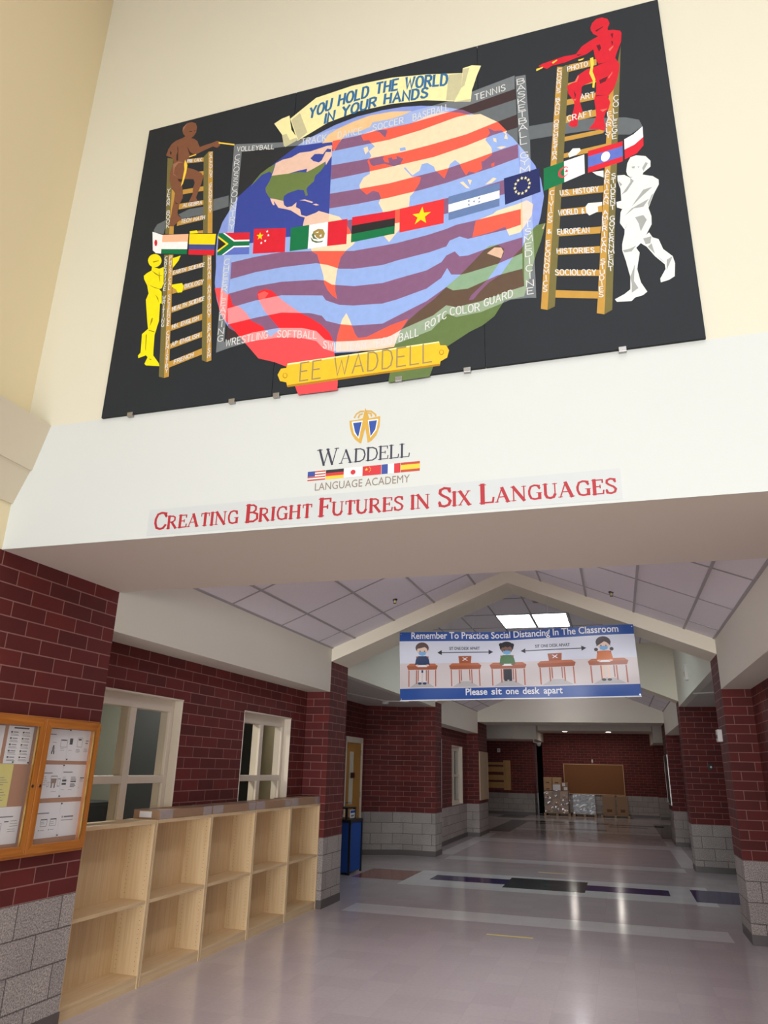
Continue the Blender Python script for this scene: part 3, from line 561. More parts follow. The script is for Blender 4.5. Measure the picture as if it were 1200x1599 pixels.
('t','fr',[(229,1342),(229,1332),(228,1324),(226,1319),(222,1316),(218,1317),(213,1321),(209,1328),(206,1338),(203,1347),(203,1357),(204,1365),(206,1371),(210,1373),(214,1372),(219,1368),(223,1361),(226,1352)]),
('t','for',[(263,1402),(475,1364),(478,1298),(267,1340)]),
('t','fw',[(267,1340),(478,1298),(481,1234),(270,1280)]),
('t','fg',[(270,1280),(481,1234),(483,1191),(273,1240)]),
('t','fy',[(484,1362),(696,1315),(698,1225),(491,1273)]),
('t','fb',[(491,1273),(698,1225),(699,1181),(494,1229)]),
('t','fr',[(494,1229),(699,1181),(700,1137),(498,1185)]),
('t','fr',[(716,1316),(956,1269),(960,1209),(719,1255)]),
('t','fw',[(719,1255),(960,1209),(961,1196),(719,1242)]),
('t','fg',[(719,1242),(961,1196),(963,1160),(721,1205)]),
('t','fw',[(721,1205),(963,1160),(964,1148),(722,1192)]),
('t','fbl',[(722,1192),(964,1148),(968,1089),(725,1131)]),
('t','fw',[(716,1316),(765,1306),(846,1231),(849,1169),(774,1123),(725,1131)]),
('t','fg',[(716,1316),(750,1309),(842,1219),(961,1196),(963,1160),(844,1182),(759,1125),(725,1131)]),
('t','fy',[(717,1292),(804,1208),(723,1155)]),
('t','fk',[(718,1275),(784,1211),(723,1172)]),
('t','fr',[(986,1291),(1223,1244),(1231,1050),(995,1086)]),
('t','fy',[(1035,1255),(1043,1230),(1062,1226),(1047,1214),(1054,1189),(1037,1206),(1022,1195),(1027,1218),(1010,1235),(1030,1232)]),
('t','fw',[(1087,1259),(1090,1250),(1097,1249),(1091,1244),(1094,1236),(1088,1242),(1082,1238),(1084,1246),(1078,1252),(1085,1251)]),
('t','fw',[(1098,1225),(1101,1216),(1107,1215),(1102,1210),(1105,1202),(1099,1208),(1093,1204),(1095,1212),(1089,1218),(1096,1217)]),
('t','fw',[(1078,1184),(1081,1176),(1088,1174),(1083,1170),(1085,1162),(1079,1167),(1074,1164),(1075,1171),(1070,1178),(1077,1177)]),
('t','fw',[(1051,1173),(1053,1165),(1060,1163),(1055,1159),(1057,1150),(1051,1156),(1046,1152),(1047,1160),(1042,1166),(1049,1165)]),
('t','fg',[(1261,1236),(1392,1231),(1392,1040),(1264,1049)]),
('t','fw',[(1392,1231),(1524,1224),(1526,1033),(1392,1040)]),
('t','fr',[(1524,1224),(1658,1218),(1659,1020),(1526,1033)]),
('t','fol',[(1406,1131),(1418,1095),(1448,1075),(1487,1071),(1510,1091),(1501,1082),(1467,1082),(1432,1097)]),
('t','fem',[(1423,1171),(1456,1184),(1491,1173),(1507,1136),(1499,1105),(1471,1100),(1445,1122),(1439,1140),(1420,1139)]),
('t','fol',[(1413,1146),(1424,1160),(1437,1124),(1461,1099),(1426,1113)]),
('t','fw',[(1438,1162),(1462,1162),(1458,1150)]),
('t','fw',[(1466,1126),(1483,1136),(1483,1114)]),
('t','fr',[(1690,1223),(1979,1210),(1978,1149),(1690,1156)]),
('t','fk',[(1690,1156),(1978,1149),(1978,1089),(1689,1090)]),
('t','fg',[(1689,1090),(1978,1089),(1977,1029),(1689,1025)]),
('t','fr2',[(2009,1212),(2295,1223),(2290,1037),(2009,1030)]),
('t','fy',[(2156,1195),(2166,1146),(2211,1142),(2172,1114),(2180,1065),(2146,1097),(2107,1071),(2125,1118),(2092,1151),(2136,1148)]),
('t','fst',[(2322,1232),(2640,1260),(2637,1202),(2321,1171)]),
('t','fw',[(2321,1171),(2637,1202),(2635,1143),(2321,1111)]),
('t','fst',[(2321,1111),(2635,1143),(2633,1085),(2321,1052)]),
('t','fst',[(2480,1168),(2482,1161),(2489,1161),(2484,1156),(2486,1149),(2480,1153),(2474,1148),(2477,1155),(2471,1159),(2478,1160)]),
('t','fst',[(2449,1179),(2451,1172),(2458,1172),(2452,1167),(2454,1160),(2449,1164),(2443,1159),(2445,1166),(2440,1170),(2447,1171)]),
('t','fst',[(2449,1150),(2451,1143),(2457,1144),(2452,1139),(2454,1131),(2448,1135),(2443,1130),(2445,1138),(2439,1142),(2446,1143)]),
('t','fst',[(2512,1185),(2514,1178),(2521,1178),(2516,1173),(2517,1166),(2512,1170),(2506,1165),(2508,1173),(2503,1177),(2510,1177)]),
('t','fst',[(2512,1156),(2514,1149),(2520,1150),(2515,1145),(2517,1138),(2511,1142),(2505,1137),(2508,1144),(2502,1148),(2509,1149)]),
('t','fnv',[(2666,1286),(2880,1311),(2879,1131),(2667,1086)]),
('t','fcr',[(2817,1224),(2820,1215),(2828,1216),(2821,1209),(2824,1200),(2817,1205),(2811,1198),(2813,1208),(2807,1213),(2815,1214)]),
('t','fcr',[(2811,1195),(2814,1186),(2822,1188),(2815,1181),(2818,1171),(2811,1176),(2805,1169),(2807,1179),(2801,1184),(2809,1186)]),
('t','fcr',[(2795,1172),(2798,1163),(2805,1164),(2799,1157),(2801,1148),(2795,1153),(2788,1146),(2791,1156),(2784,1161),(2792,1162)]),
('t','fcr',[(2773,1161),(2775,1151),(2783,1153),(2777,1146),(2779,1136),(2773,1141),(2766,1134),(2769,1144),(2762,1149),(2770,1150)]),
('t','fcr',[(2751,1164),(2753,1155),(2761,1156),(2755,1149),(2757,1140),(2751,1144),(2744,1137),(2747,1147),(2740,1152),(2748,1154)]),
('t','fcr',[(2736,1182),(2737,1173),(2745,1174),(2739,1167),(2741,1157),(2736,1162),(2729,1155),(2731,1165),(2725,1170),(2733,1172)]),
('t','fcr',[(2730,1210),(2732,1201),(2739,1202),(2734,1195),(2736,1185),(2730,1190),(2723,1183),(2725,1193),(2719,1199),(2727,1200)]),
('t','fcr',[(2736,1240),(2737,1231),(2745,1232),(2739,1225),(2741,1215),(2736,1220),(2729,1213),(2731,1223),(2725,1229),(2733,1230)]),
('t','fcr',[(2751,1264),(2753,1254),(2761,1255),(2755,1248),(2757,1239),(2751,1244),(2744,1237),(2747,1247),(2740,1252),(2748,1254)]),
('t','fcr',[(2773,1274),(2776,1265),(2784,1266),(2777,1259),(2780,1249),(2773,1254),(2767,1248),(2769,1258),(2763,1263),(2770,1264)]),
('t','fcr',[(2795,1270),(2798,1260),(2806,1261),(2799,1254),(2802,1245),(2795,1250),(2789,1243),(2791,1253),(2785,1258),(2793,1260)]),
('t','fcr',[(2811,1251),(2814,1242),(2822,1243),(2816,1236),(2818,1227),(2811,1232),(2805,1225),(2807,1235),(2801,1240),(2809,1241)]),
('t','fg',[(2905,1299),(3025,1321),(3018,1166),(2897,1132)]),
('t','fw',[(3025,1321),(3143,1342),(3137,1200),(3018,1166)]),
('t','fcs',[(3045,1227),(3036,1216),(3025,1207),(3013,1203),(3002,1204),(2993,1211),(2987,1221),(2986,1235),(2988,1249),(2995,1263),(3005,1274),(3017,1280),(3029,1282),(3039,1278),(3047,1270),(3044,1268),(3038,1272),(3030,1274),(3021,1271),(3013,1266),(3006,1258),(3001,1248),(3000,1238),(3001,1228),(3004,1221),(3011,1216),(3018,1214),(3027,1216),(3035,1221),(3042,1228)]),
('t','fcs',[(3036,1262),(3039,1252),(3048,1254),(3041,1246),(3043,1236),(3035,1240),(3027,1232),(3030,1243),(3023,1248),(3033,1251)]),
('t','fr',[(3166,1361),(3364,1382),(3361,1345),(3163,1320)]),
('t','fbl',[(3163,1320),(3361,1345),(3356,1271),(3158,1240)]),
('t','fr',[(3158,1240),(3356,1271),(3353,1234),(3155,1200)]),
('t','fw',[(3287,1298),(3285,1287),(3280,1276),(3274,1268),(3266,1262),(3258,1259),(3250,1259),(3243,1263),(3238,1270),(3235,1279),(3235,1290),(3237,1302),(3241,1312),(3247,1321),(3255,1327),(3263,1330),(3271,1329),(3278,1325),(3283,1318),(3286,1308)]),
('t','fw',[(3373,1392),(3427,1416),(3481,1460),(3478,1381),(3427,1339),(3369,1317)]),
('t','fr',[(3369,1317),(3427,1339),(3478,1381),(3474,1318),(3433,1271),(3365,1244)]),
]
MURAL_TEXT=[
('VOLLEYBALL',[(787,2017),(1079,1957)],39,'w',0,0),
('CROSSCOUNTRY',[(795,1988),(814,1326)],43,'w',0,1),
('TRACK',[(1289,1933),(1472,1921)],54,'w',0,0),
('DANCE',[(1560,1917),(1729,1908)],53,'w',0,0),
('SOCCER',[(1810,1909),(2021,1916)],51,'w',0,0),
('BASEBALL',[(2088,1915),(2327,1936)],55,'w',0,0),
('TENNIS',[(2501,1963),(2697,1990)],50,'w',0,0),
('BASKETBALL GYM',[(2797,2062),(2794,1296)],53,'w',0,1),
('TSMEDICINE',[(2794,939),(2788,426)],44,'w',0,1),
('CHEERLEADING',[(805,1088),(823,438)],43,'w',0,1),
('WRESTLING',[(865,398),(1156,413)],50,'w',0,0),
('SOFTBALL',[(1226,407),(1491,353)],49,'w',0,0),
('SWIM TEAM',[(1541,278),(1608,250),(1815,227)],51,'w',0,0),
('FOOTBALL',[(1883,229),(2015,243),(2136,266)],51,'w',0,0),
('ROTC',[(2179,297),(2303,358)],47,'w',0,0),
('COLOR',[(2327,370),(2497,371)],51,'w',0,0),
('GUARD',[(2526,393),(2689,431)],48,'w',0,0),
('PRE CALC',[(382,2023),(504,2006)],25,'w',0,0),
('ALGEBRA',[(398,1615),(551,1605)],28,'w',0,0),
('TECH MATH',[(402,1474),(589,1465)],31,'w',0,0),
('EARTH SCIENCE',[(396,1042),(635,1060)],29,'w',0,0),
('BIOLOGY',[(503,908),(643,919)],32,'w',0,0),
('HEALTH SCIENCE',[(430,742),(666,784)],30,'w',0,0),
('HN. ENGLISH',[(449,601),(640,636)],29,'w',0,0),
('AP ENGLISH',[(461,463),(660,501)],29,'w',0,0),
('FRENCH',[(499,327),(635,361)],28,'w',0,0),
('YEAR BOOK',[(256,1818),(298,1453)],26,'w',0,1),
('CREATIVE WRITING',[(319,1211),(373,626)],20,'w',0,1),
('PHYSICAL SCIENCE CHEMISTRY',[(355,1207),(452,266)],19,'w',0,1),
('CALCULUS',[(572,2063),(598,1830)],21,'w',0,1),
('GEOMETRY',[(601,1782),(629,1510)],19,'w',0,1),
('HUMAN ANATOMY SPANISH',[(666,1135),(754,331)],19,'w',0,1),
('CHORUS BAND ORCHESTRA',[(3042,2068),(2970,1346)],26,'w',0,1),
('CIVICS & ECONOMICS',[(2946,1127),(2868,427)],26,'w',0,1),
('PHOTO',[(3089,2022),(3209,2029)],37,'w',0,0),
('ART',[(3151,1768),(3231,1762)],43,'w',0,0),
('CRAFT',[(3065,1621),(3208,1624)],43,'w',0,0),
('U.S. HISTORY',[(2991,1076),(3205,1052)],36,'w',0,0),
('WORLD &',[(2973,936),(3115,916)],36,'w',0,0),
('EUROPEAN',[(2961,803),(3134,777)],35,'w',0,0),
('HISTORIES',[(2950,673),(3151,636)],33,'w',0,0),
('SOCIOLOGY',[(2933,529),(3150,485)],36,'w',0,0),
('EARLY',[(3309,1629),(3284,1426)],29,'w',0,1),
('AFRICAN AMERICAN STUDIES',[(3265,1200),(3165,336)],26,'w',0,1),
('COLLEGE',[(3356,1744),(3318,1409)],30,'w',0,1),
('STUDENT GOVERNMENT',[(3296,1163),(3227,494)],26,'w',0,1),
('YOU HOLD THE WORLD',[(1334,2158),(1547,2212),(1833,2234),(2008,2223),(2316,2158)],94,'b',1,0),
('IN YOUR HANDS',[(1451,2079),(1588,2104),(1871,2127),(2182,2092)],83,'b',1,0),
('EE WADDELL',[(1400,72),(2216,80)],123,'k',2,0),
]
# ------------------------------------------------------------------ windows, door, offices behind them
def window(n, y0, y1, x, mull=.09):
    fx0, fx1 = x - .19, x - .086; m = MB(); z0, z1 = .83, 2.255; c = (y0 + y1) / 2
    m.box(fx0, fx1, y0, y0 + .07, z0, z1, WINF); m.box(fx0, fx1, y1 - .07, y1, z0, z1, WINF)
    m.box(fx0, fx1, y0 + .07, y1 - .07, 2.135, z1, WINF); m.box(fx0, fx1, y0 + .07, y1 - .07, z0, .93, WINF)
    m.box(fx0, fx1, c - mull / 2, c + mull / 2, .93, 2.135, WINF)
    for a, b in ((y0 + .07, c - mull / 2), (c + mull / 2, y1 - .07)): m.box(fx0, fx1, a, b, 1.495, 1.56, WINF)
    m.box(fx1, x + .004, y0, y0 + .012, z0, z1, WINF); m.box(fx1, x + .004, y1 - .012, y1, z0, z1, WINF); m.box(fx1, x + .01, y0, y1, z1 - .014, z1, WINF); m.box(fx1, x + .012, y0, y1, z0, z0 + .02, WINF)
    o = struct(m.build('window_%d' % n, bevel=.004))
    for a, b in ((y0 + .07, c - mull / 2), (c + mull / 2, y1 - .07)):
        for p, q in ((.93, 1.495), (1.56, 2.135)): MB().box(x - .118, x - .112, a, b, p, q, GLASS).build('window_pane', o)
    return o
window(1, *WINS[0], RL); window(2, *WINS[1], RL); window(3, *WIN3[0], RL, .08)
OFW = mat('office_wall_paint', (206, 196, 158), .8); OFG = mat('office_grey_green', (116, 118, 108), .7); OFD = mat('office_dark', (34, 36, 38), .6)
X2 = -7.2
struct(MB().box(X2 - .1, X2, 4.6, 9.85, 0, 2.9, OFG).build('wall_office_back')); struct(MB().box(X2, RL - .2, 4.5, 4.6, 0, 2.9, OFW).build('wall_office_near')); struct(MB().box(X2, RL - .2, 9.6, 9.85, 0, 2.9, OFW).build('wall_office_end')); struct(MB().box(X2, RL - .2, 4.5, 9.85, 2.9, 3.0, OFW).build('ceiling_office'))
def cab(x0, x1, y0, y1, z1, label):
    t = thing('dark_cabinet', label, 'cabinet', ((x0 + x1) / 2, (y0 + y1) / 2, .002))
    MB().box(x0, x1, y0, y1, .002, z1, OFD).build('body', t, bevel=.01)
    MB().box(x1, x1 + .018, y0 + .01, (y0 + y1) / 2 - .003, .08, z1 - .03, OFD).build('door', t); MB().box(x1, x1 + .018, (y0 + y1) / 2 + .003, y1 - .01, .08, z1 - .03, OFD).build('door', t)
cab(-5.72, -4.98, 8.0, 8.7, 2.4, 'tall dark cabinet added to blacken the right panes of the nearer office window')  # made-up block that gives these panes their darkness
cab(-6.6, -5.63, 7.3, 7.9, 1.24, 'low dark cabinet seen through the lower left pane of the nearer office window')
cab(-5.6, -4.76, 9.15, 9.58, 2.4, 'tall dark cabinet added to blacken the left panes of the farther office window')  # added block standing for the dark behind these panes
struct(MB().box(X2, -5.75, 8.3, 8.4, 0, 2.9, OFG).build('wall_office_partition'))
area('office_fill', (-5.4, 7.0, 2.85), (0, 0, 0), .6, .6, 60, (1, .95, .82))  # unseen fill added to light the room behind the windows
m = MB(); m.box(-6.0, RL - .2, 18.5, 18.6, 0, 2.9, OFW); m.box(-6.0, RL - .2, 21, 21.1, 0, 2.9, OFW); m.box(-6.1, -6, 18.5, 21, 0, 2.9, OFG); m.box(-6.1, RL - .2, 18.5, 21.1, 2.9, 3, OFW); struct(m.build('wall_far_office'))
# door in the left alcove
m = MB(); m.box(AX - .12, AX + .012, D0, D0 + .05, 0, DT, WINF); m.box(AX - .12, AX + .012, D1 - .05, D1, 0, DT, WINF); m.box(AX - .12, AX + .012, D0 + .05, D1 - .05, 2.14, DT, WINF)
fr = struct(m.build('door_frame_1')); fr.name = 'trim_9'
L0, L1 = 14.46, 14.75
m = MB(); xa, xb = AX - .06, AX - .015
m.box(xa, xb, D0 + .05, L0, .01, 2.138, DOORW); m.box(xa, xb, L1, D1 - .05, .01, 2.138, DOORW); m.box(xa, xb, L0, L1, .01, .98, DOORW); m.box(xa, xb, L0, L1, 1.97, 2.138, DOORW)
d = struct(m.build('door_1'))
GLP = mat('pale_lite_glass', (214, 208, 190), .15, var=.02)
MB().box(xa + .018, xb - .018, L0, L1, .98, 1.97, GLP).build('door_lite', d)
MB().box(xb, xb + .008, 14.56, 14.78, 1.47, 1.57, mat('maroon_sign', (58, 26, 30), .4)).build('room_sign', d)
for z in (.35, 1.15, 1.95): MB().cyl((xb + .01, D1 - .05, z - .05), .01, .1, 2, STEEL, 8).build('hinge', d)
m = MB().cyl((xb, D0 + .13, 1.02), .03, .012, 0, STEEL, 14); m.tube([(xb, D0 + .13, 1.02), (xb + .06, D0 + .13, 1.02), (xb + .06, D0 + .24, 1.02)], .01, STEEL); m.build('door_handle', d)

# ------------------------------------------------------------------ mural on the header wall
PC = {'sea': (132, 152, 216), 'ice': (232, 192, 140), 'land': (234, 196, 150), 'tan': (226, 190, 168), 'usa': (104, 122, 66), 'redh': (236, 76, 80), 'rnail': (246, 112, 104), 'grnh': (98, 118, 68), 'gnail': (214, 178, 150),
      'band': (98, 104, 106), 'lad': (190, 146, 66), 'ladd': (116, 106, 60), 'bro': (126, 82, 58), 'brd': (62, 40, 32), 'brl': (160, 112, 88), 'ylr': (248, 206, 72), 'yel': (240, 224, 16), 'yed': (150, 132, 20),
      'red': (206, 30, 46), 'rdd': (96, 24, 34), 'rdl': (240, 110, 90), 'whi': (226, 228, 220), 'whd': (160, 162, 158), 'scr': (240, 230, 168), 'scd': (196, 190, 150), 'gld': (240, 188, 46), 'gdk': (176, 130, 30), 'gli': (252, 236, 170),
      'fw': (240, 240, 238), 'fr': (212, 34, 50), 'fr2': (222, 50, 52), 'for': (246, 184, 146), 'fg': (16, 112, 66), 'fy': (252, 214, 20), 'fb': (66, 78, 140), 'fbl': (92, 110, 190), 'fk': (40, 38, 38), 'fol': (92, 112, 66), 'fem': (160, 136, 70), 'fst': (98, 122, 166), 'fnv': (34, 42, 92), 'fcr': (236, 226, 170), 'fcs': (206, 60, 74)}
OV = {('R', None): (62, 46, 46), ('W', None): (100, 106, 108), ('C', None): (42, 44, 46), ('B', None): (112, 118, 120),
      ('R', 'sea'): (130, 90, 122), ('W', 'sea'): (144, 170, 222), ('C', 'sea'): (56, 70, 150), ('B', 'sea'): (158, 176, 220),
      ('R', 'land'): (236, 92, 72), ('W', 'land'): (242, 212, 176), ('C', 'land'): (226, 190, 168), ('B', 'land'): (236, 206, 190),
      ('R', 'redh'): (230, 40, 48), ('W', 'redh'): (242, 140, 144), ('B', 'redh'): (240, 146, 146), ('R', 'rnail'): (246, 92, 88),
      ('R', 'grnh'): (96, 76, 60), ('W', 'grnh'): (134, 164, 132), ('B', 'grnh'): (146, 164, 136)}
def paint_color(ids):
    sub = ov = top = None
    for i in sorted(ids):
        k, c, _ = MURAL[i]
        if k == 's': sub = c
        elif k == 'o': ov = c
        else: top = c
    if top: return top, PC[top]
    if ov and not (sub in ('usa', 'tan', 'gnail', 'ice')):
        s = 'land' if sub == 'ice' else sub
        return '%s_%s' % (ov, s), OV.get((ov, s), OV.get((ov, None)))
    if sub: return sub, PC[sub]
    return None, None
MX, MZ = -3.064, 3.791
mural = thing('painted_mural', 'large painted plywood mural of a globe held by two hands', 'mural', (MX, Y0 - .02, MZ))
PANEL = mat('black_painted_plywood', (38, 42, 46), .6, var=.12, scale=3, bump=.05, bscale=40, spec=.2)
for (a, b) in ((0, 1.2175), (1.2205, 2.522), (2.525, 3.658)): MB().box(MX + a, MX + b, Y0 - .019, Y0, MZ, MZ + 2.438, PANEL).build('panel', mural)
V, F, O = cdt([p for _, _, p in MURAL])
mb = MB(); pm = {}
for f, ids in zip(F, O):
    if not ids: continue
    k, c = paint_color(ids)
    if k is None: continue
    if k not in pm: pm[k] = mat('mural_paint_' + k, c, .65, var=.11, scale=24, spec=.2)
    mb.face([(MX + V[i].x / 1000, Y0 - .0198, MZ + V[i].y / 1000) for i in f], pm[k])
mb.build('painting', mural)
# single-line capitals for the hand lettering
_o = [(.5, .12), (.42, .02), (.3, 0), (.18, .02), (.06, .15), (0, .38), (0, .62), (.06, .85), (.18, .98), (.3, 1), (.42, .98), (.52, .88)]
SF = {'A': [[(0, 0), (.3, 1), (.6, 0)], [(.11, .36), (.49, .36)]], 'B': [[(0, 0), (0, 1), (.32, 1), (.46, .9), (.46, .66), (.32, .54), (0, .54)], [(.32, .54), (.52, .42), (.52, .14), (.36, 0), (0, 0)]],
      'C': [_o], 'D': [[(0, 0), (0, 1), (.28, 1), (.46, .86), (.54, .5), (.46, .14), (.28, 0), (0, 0)]], 'E': [[(.46, 0), (0, 0), (0, 1), (.46, 1)], [(0, .52), (.38, .52)]], 'F': [[(0, 0), (0, 1), (.46, 1)], [(0, .52), (.38, .52)]],
      'G': [[(.52, .88), (.42, .98), (.3, 1), (.18, .98), (.06, .85), (0, .62), (0, .38), (.06, .15), (.18, .02), (.34, 0), (.52, .12), (.52, .44), (.32, .44)]], 'H': [[(0, 0), (0, 1)], [(.52, 0), (.52, 1)], [(0, .52), (.52, .52)]],
      'I': [[(.06, 0), (.06, 1)]], 'J': [[(.4, 1), (.4, .2), (.3, 0), (.12, 0), (0, .16)]], 'K': [[(0, 0), (0, 1)], [(.5, 1), (0, .42)], [(.16, .6), (.52, 0)]], 'L': [[(0, 1), (0, 0), (.44, 0)]], 'M': [[(0, 0), (.04, 1), (.34, .3), (.64, 1), (.68, 0)]],
      'N': [[(0, 0), (0, 1), (.54, 0), (.54, 1)]], 'O': [[(.3, 0), (.18, .02), (.06, .15), (0, .38), (0, .62), (.06, .85), (.18, .98), (.3, 1), (.42, .98), (.54, .85), (.6, .62), (.6, .38), (.54, .15), (.42, .02), (.3, 0)]],
      'P': [[(0, 0), (0, 1), (.34, 1), (.5, .88), (.5, .62), (.34, .48), (0, .48)]], 'R': [[(0, 0), (0, 1), (.34, 1), (.5, .88), (.5, .64), (.34, .5), (0, .5)], [(.26, .5), (.54, 0)]],
      'S': [[(.48, .86), (.38, .98), (.24, 1), (.08, .92), (.04, .74), (.12, .6), (.4, .44), (.5, .28), (.46, .1), (.28, 0), (.1, .03), (0, .16)]], 'T': [[(0, 1), (.54, 1)], [(.27, 1), (.27, 0)]], 'U': [[(0, 1), (0, .24), (.08, .06), (.26, 0), (.44, .06), (.52, .24), (.52, 1)]],
      'V': [[(0, 1), (.28, 0), (.56, 1)]], 'W': [[(0, 1), (.18, 0), (.38, .8), (.58, 0), (.76, 1)]], 'X': [[(0, 0), (.54, 1)], [(0, 1), (.54, 0)]], 'Y': [[(0, 1), (.28, .5), (.56, 1)], [(.28, .5), (.28, 0)]], '.': [[(.02, 0), (.02, .08)]], '&': [[(.5, 0), (.1, .7), (.2, .95), (.36, .8), (.04, .3), (.16, .02), (.48, .36)]]}
def glyph_w(ch): return .3 if ch == ' ' else max(x for s in SF[ch] for x, y in s)
def stroke(mb, pts, wd, f, m):
    """ribbon of width wd along pts, mapped by f(x, y)"""
    n = len(pts); Lp = []; Rp = []
    for i in range(n):
        a = pts[max(i - 1, 0)]; b = pts[min(i + 1, n - 1)]; p = pts[i]
        if 0 < i < n - 1:
            d1 = Vector((p[0] - a[0], p[1] - a[1])); d2 = Vector((b[0] - p[0], b[1] - p[1]))
            d1 = d1.normalized() if d1.length > 1e-9 else d2; d2 = d2.normalized() if d2.length > 1e-9 else d1
            t = (d1 + d2); t = t.normalized() if t.length > .3 else d1; k = 1 / max(.45, t.dot(d1))
        else:
            t = Vector((b[0] - a[0], b[1] - a[1])).normalized(); k = 1
        nx, ny = -t.y * wd / 2 * k, t.x * wd / 2 * k
        e = (t.x * wd * .3 * (-1 if i == 0 else 1), t.y * wd * .3 * (-1 if i == 0 else 1)) if i in (0, n - 1) else (0, 0)
        Lp.append((p[0] + nx + e[0], p[1] + ny + e[1])); Rp.append((p[0] - nx + e[0], p[1] - ny + e[1]))
    for i in range(n - 1): mb.face([f(*Lp[i]), f(*Rp[i]), f(*Rp[i + 1]), f(*Lp[i + 1])], m)
LC = {'w': mat('white_chalk_paint', (214, 214, 210), .6, var=0), 'b': mat('teal_blue_paint', (26, 100, 148), .6, var=.08), 'k': mat('engraved_grey_paint', (150, 132, 84), .6, var=0)}
mb = MB(); yq = Y0 - .0204
def Wp(x, y): return (MX + x / 1000, yq, MZ + y / 1000)
for s, P, h, c, wt, stacked in MURAL_TEXT:
    m = LC[c]; mb = MB()
    if stacked:
        n = len(s); (x0, y0), (x1, y1) = P; ch = abs(y1 - y0) / n
        for i, g in enumerate(s):
            if g == ' ': mb.flatten(yq).build('painted_word', mural); mb = MB(); continue
            cx = x0 + (x1 - x0) * (i + .5) / n; yb = y0 - ch * (i + .92); hh = ch * .8; ww = min(h, ch * 1.1); gw = glyph_w(g)
            for S in SF[g]: stroke(mb, [((x - gw / 2) * ww / .62 + cx, y * hh + yb) for x, y in S], 5.5, lambda a, b: Wp(a, b), m)
    else:
        Ls = [math.dist(P[i], P[i + 1]) for i in range(len(P) - 1)]; tot = sum(Ls)
        adv = [glyph_w(g) + .24 for g in s]; sc = tot / (sum(adv) - .24); d = 0
        def along(q):
            q = max(0, min(q, tot - 1e-6))
            for i, l in enumerate(Ls):
                if q <= l: u = q / l; return (P[i][0] + (P[i + 1][0] - P[i][0]) * u, P[i][1] + (P[i + 1][1] - P[i][1]) * u)
                q -= l
            return P[-1]
        wd = {0: 6, 1: 17, 2: 9}[wt]
        for g, a in zip(s, adv):
            if g == ' ': mb.flatten(yq).build('painted_word', mural); mb = MB()
            else:
                for S in SF[g]:
                    Q = []
                    for x, y in S:
                        bx, by = along(d + x * sc); Q.append((bx + y * (h * .08 if wt == 1 else 0), by + y * h))
                    stroke(mb, Q, wd, lambda a_, b_: Wp(a_, b_), m)
            d += a * sc
    mb.flatten(yq).build('painted_word', mural)
for x in (.22, .95, 1.25, 2.02, 2.42, 3.25): MB().box(MX + x - .02, MX + x + .02, Y0 - .024, Y0 - .0005, MZ - .018, MZ + .012, STEEL).build('mounting_clip', mural, bevel=.002)

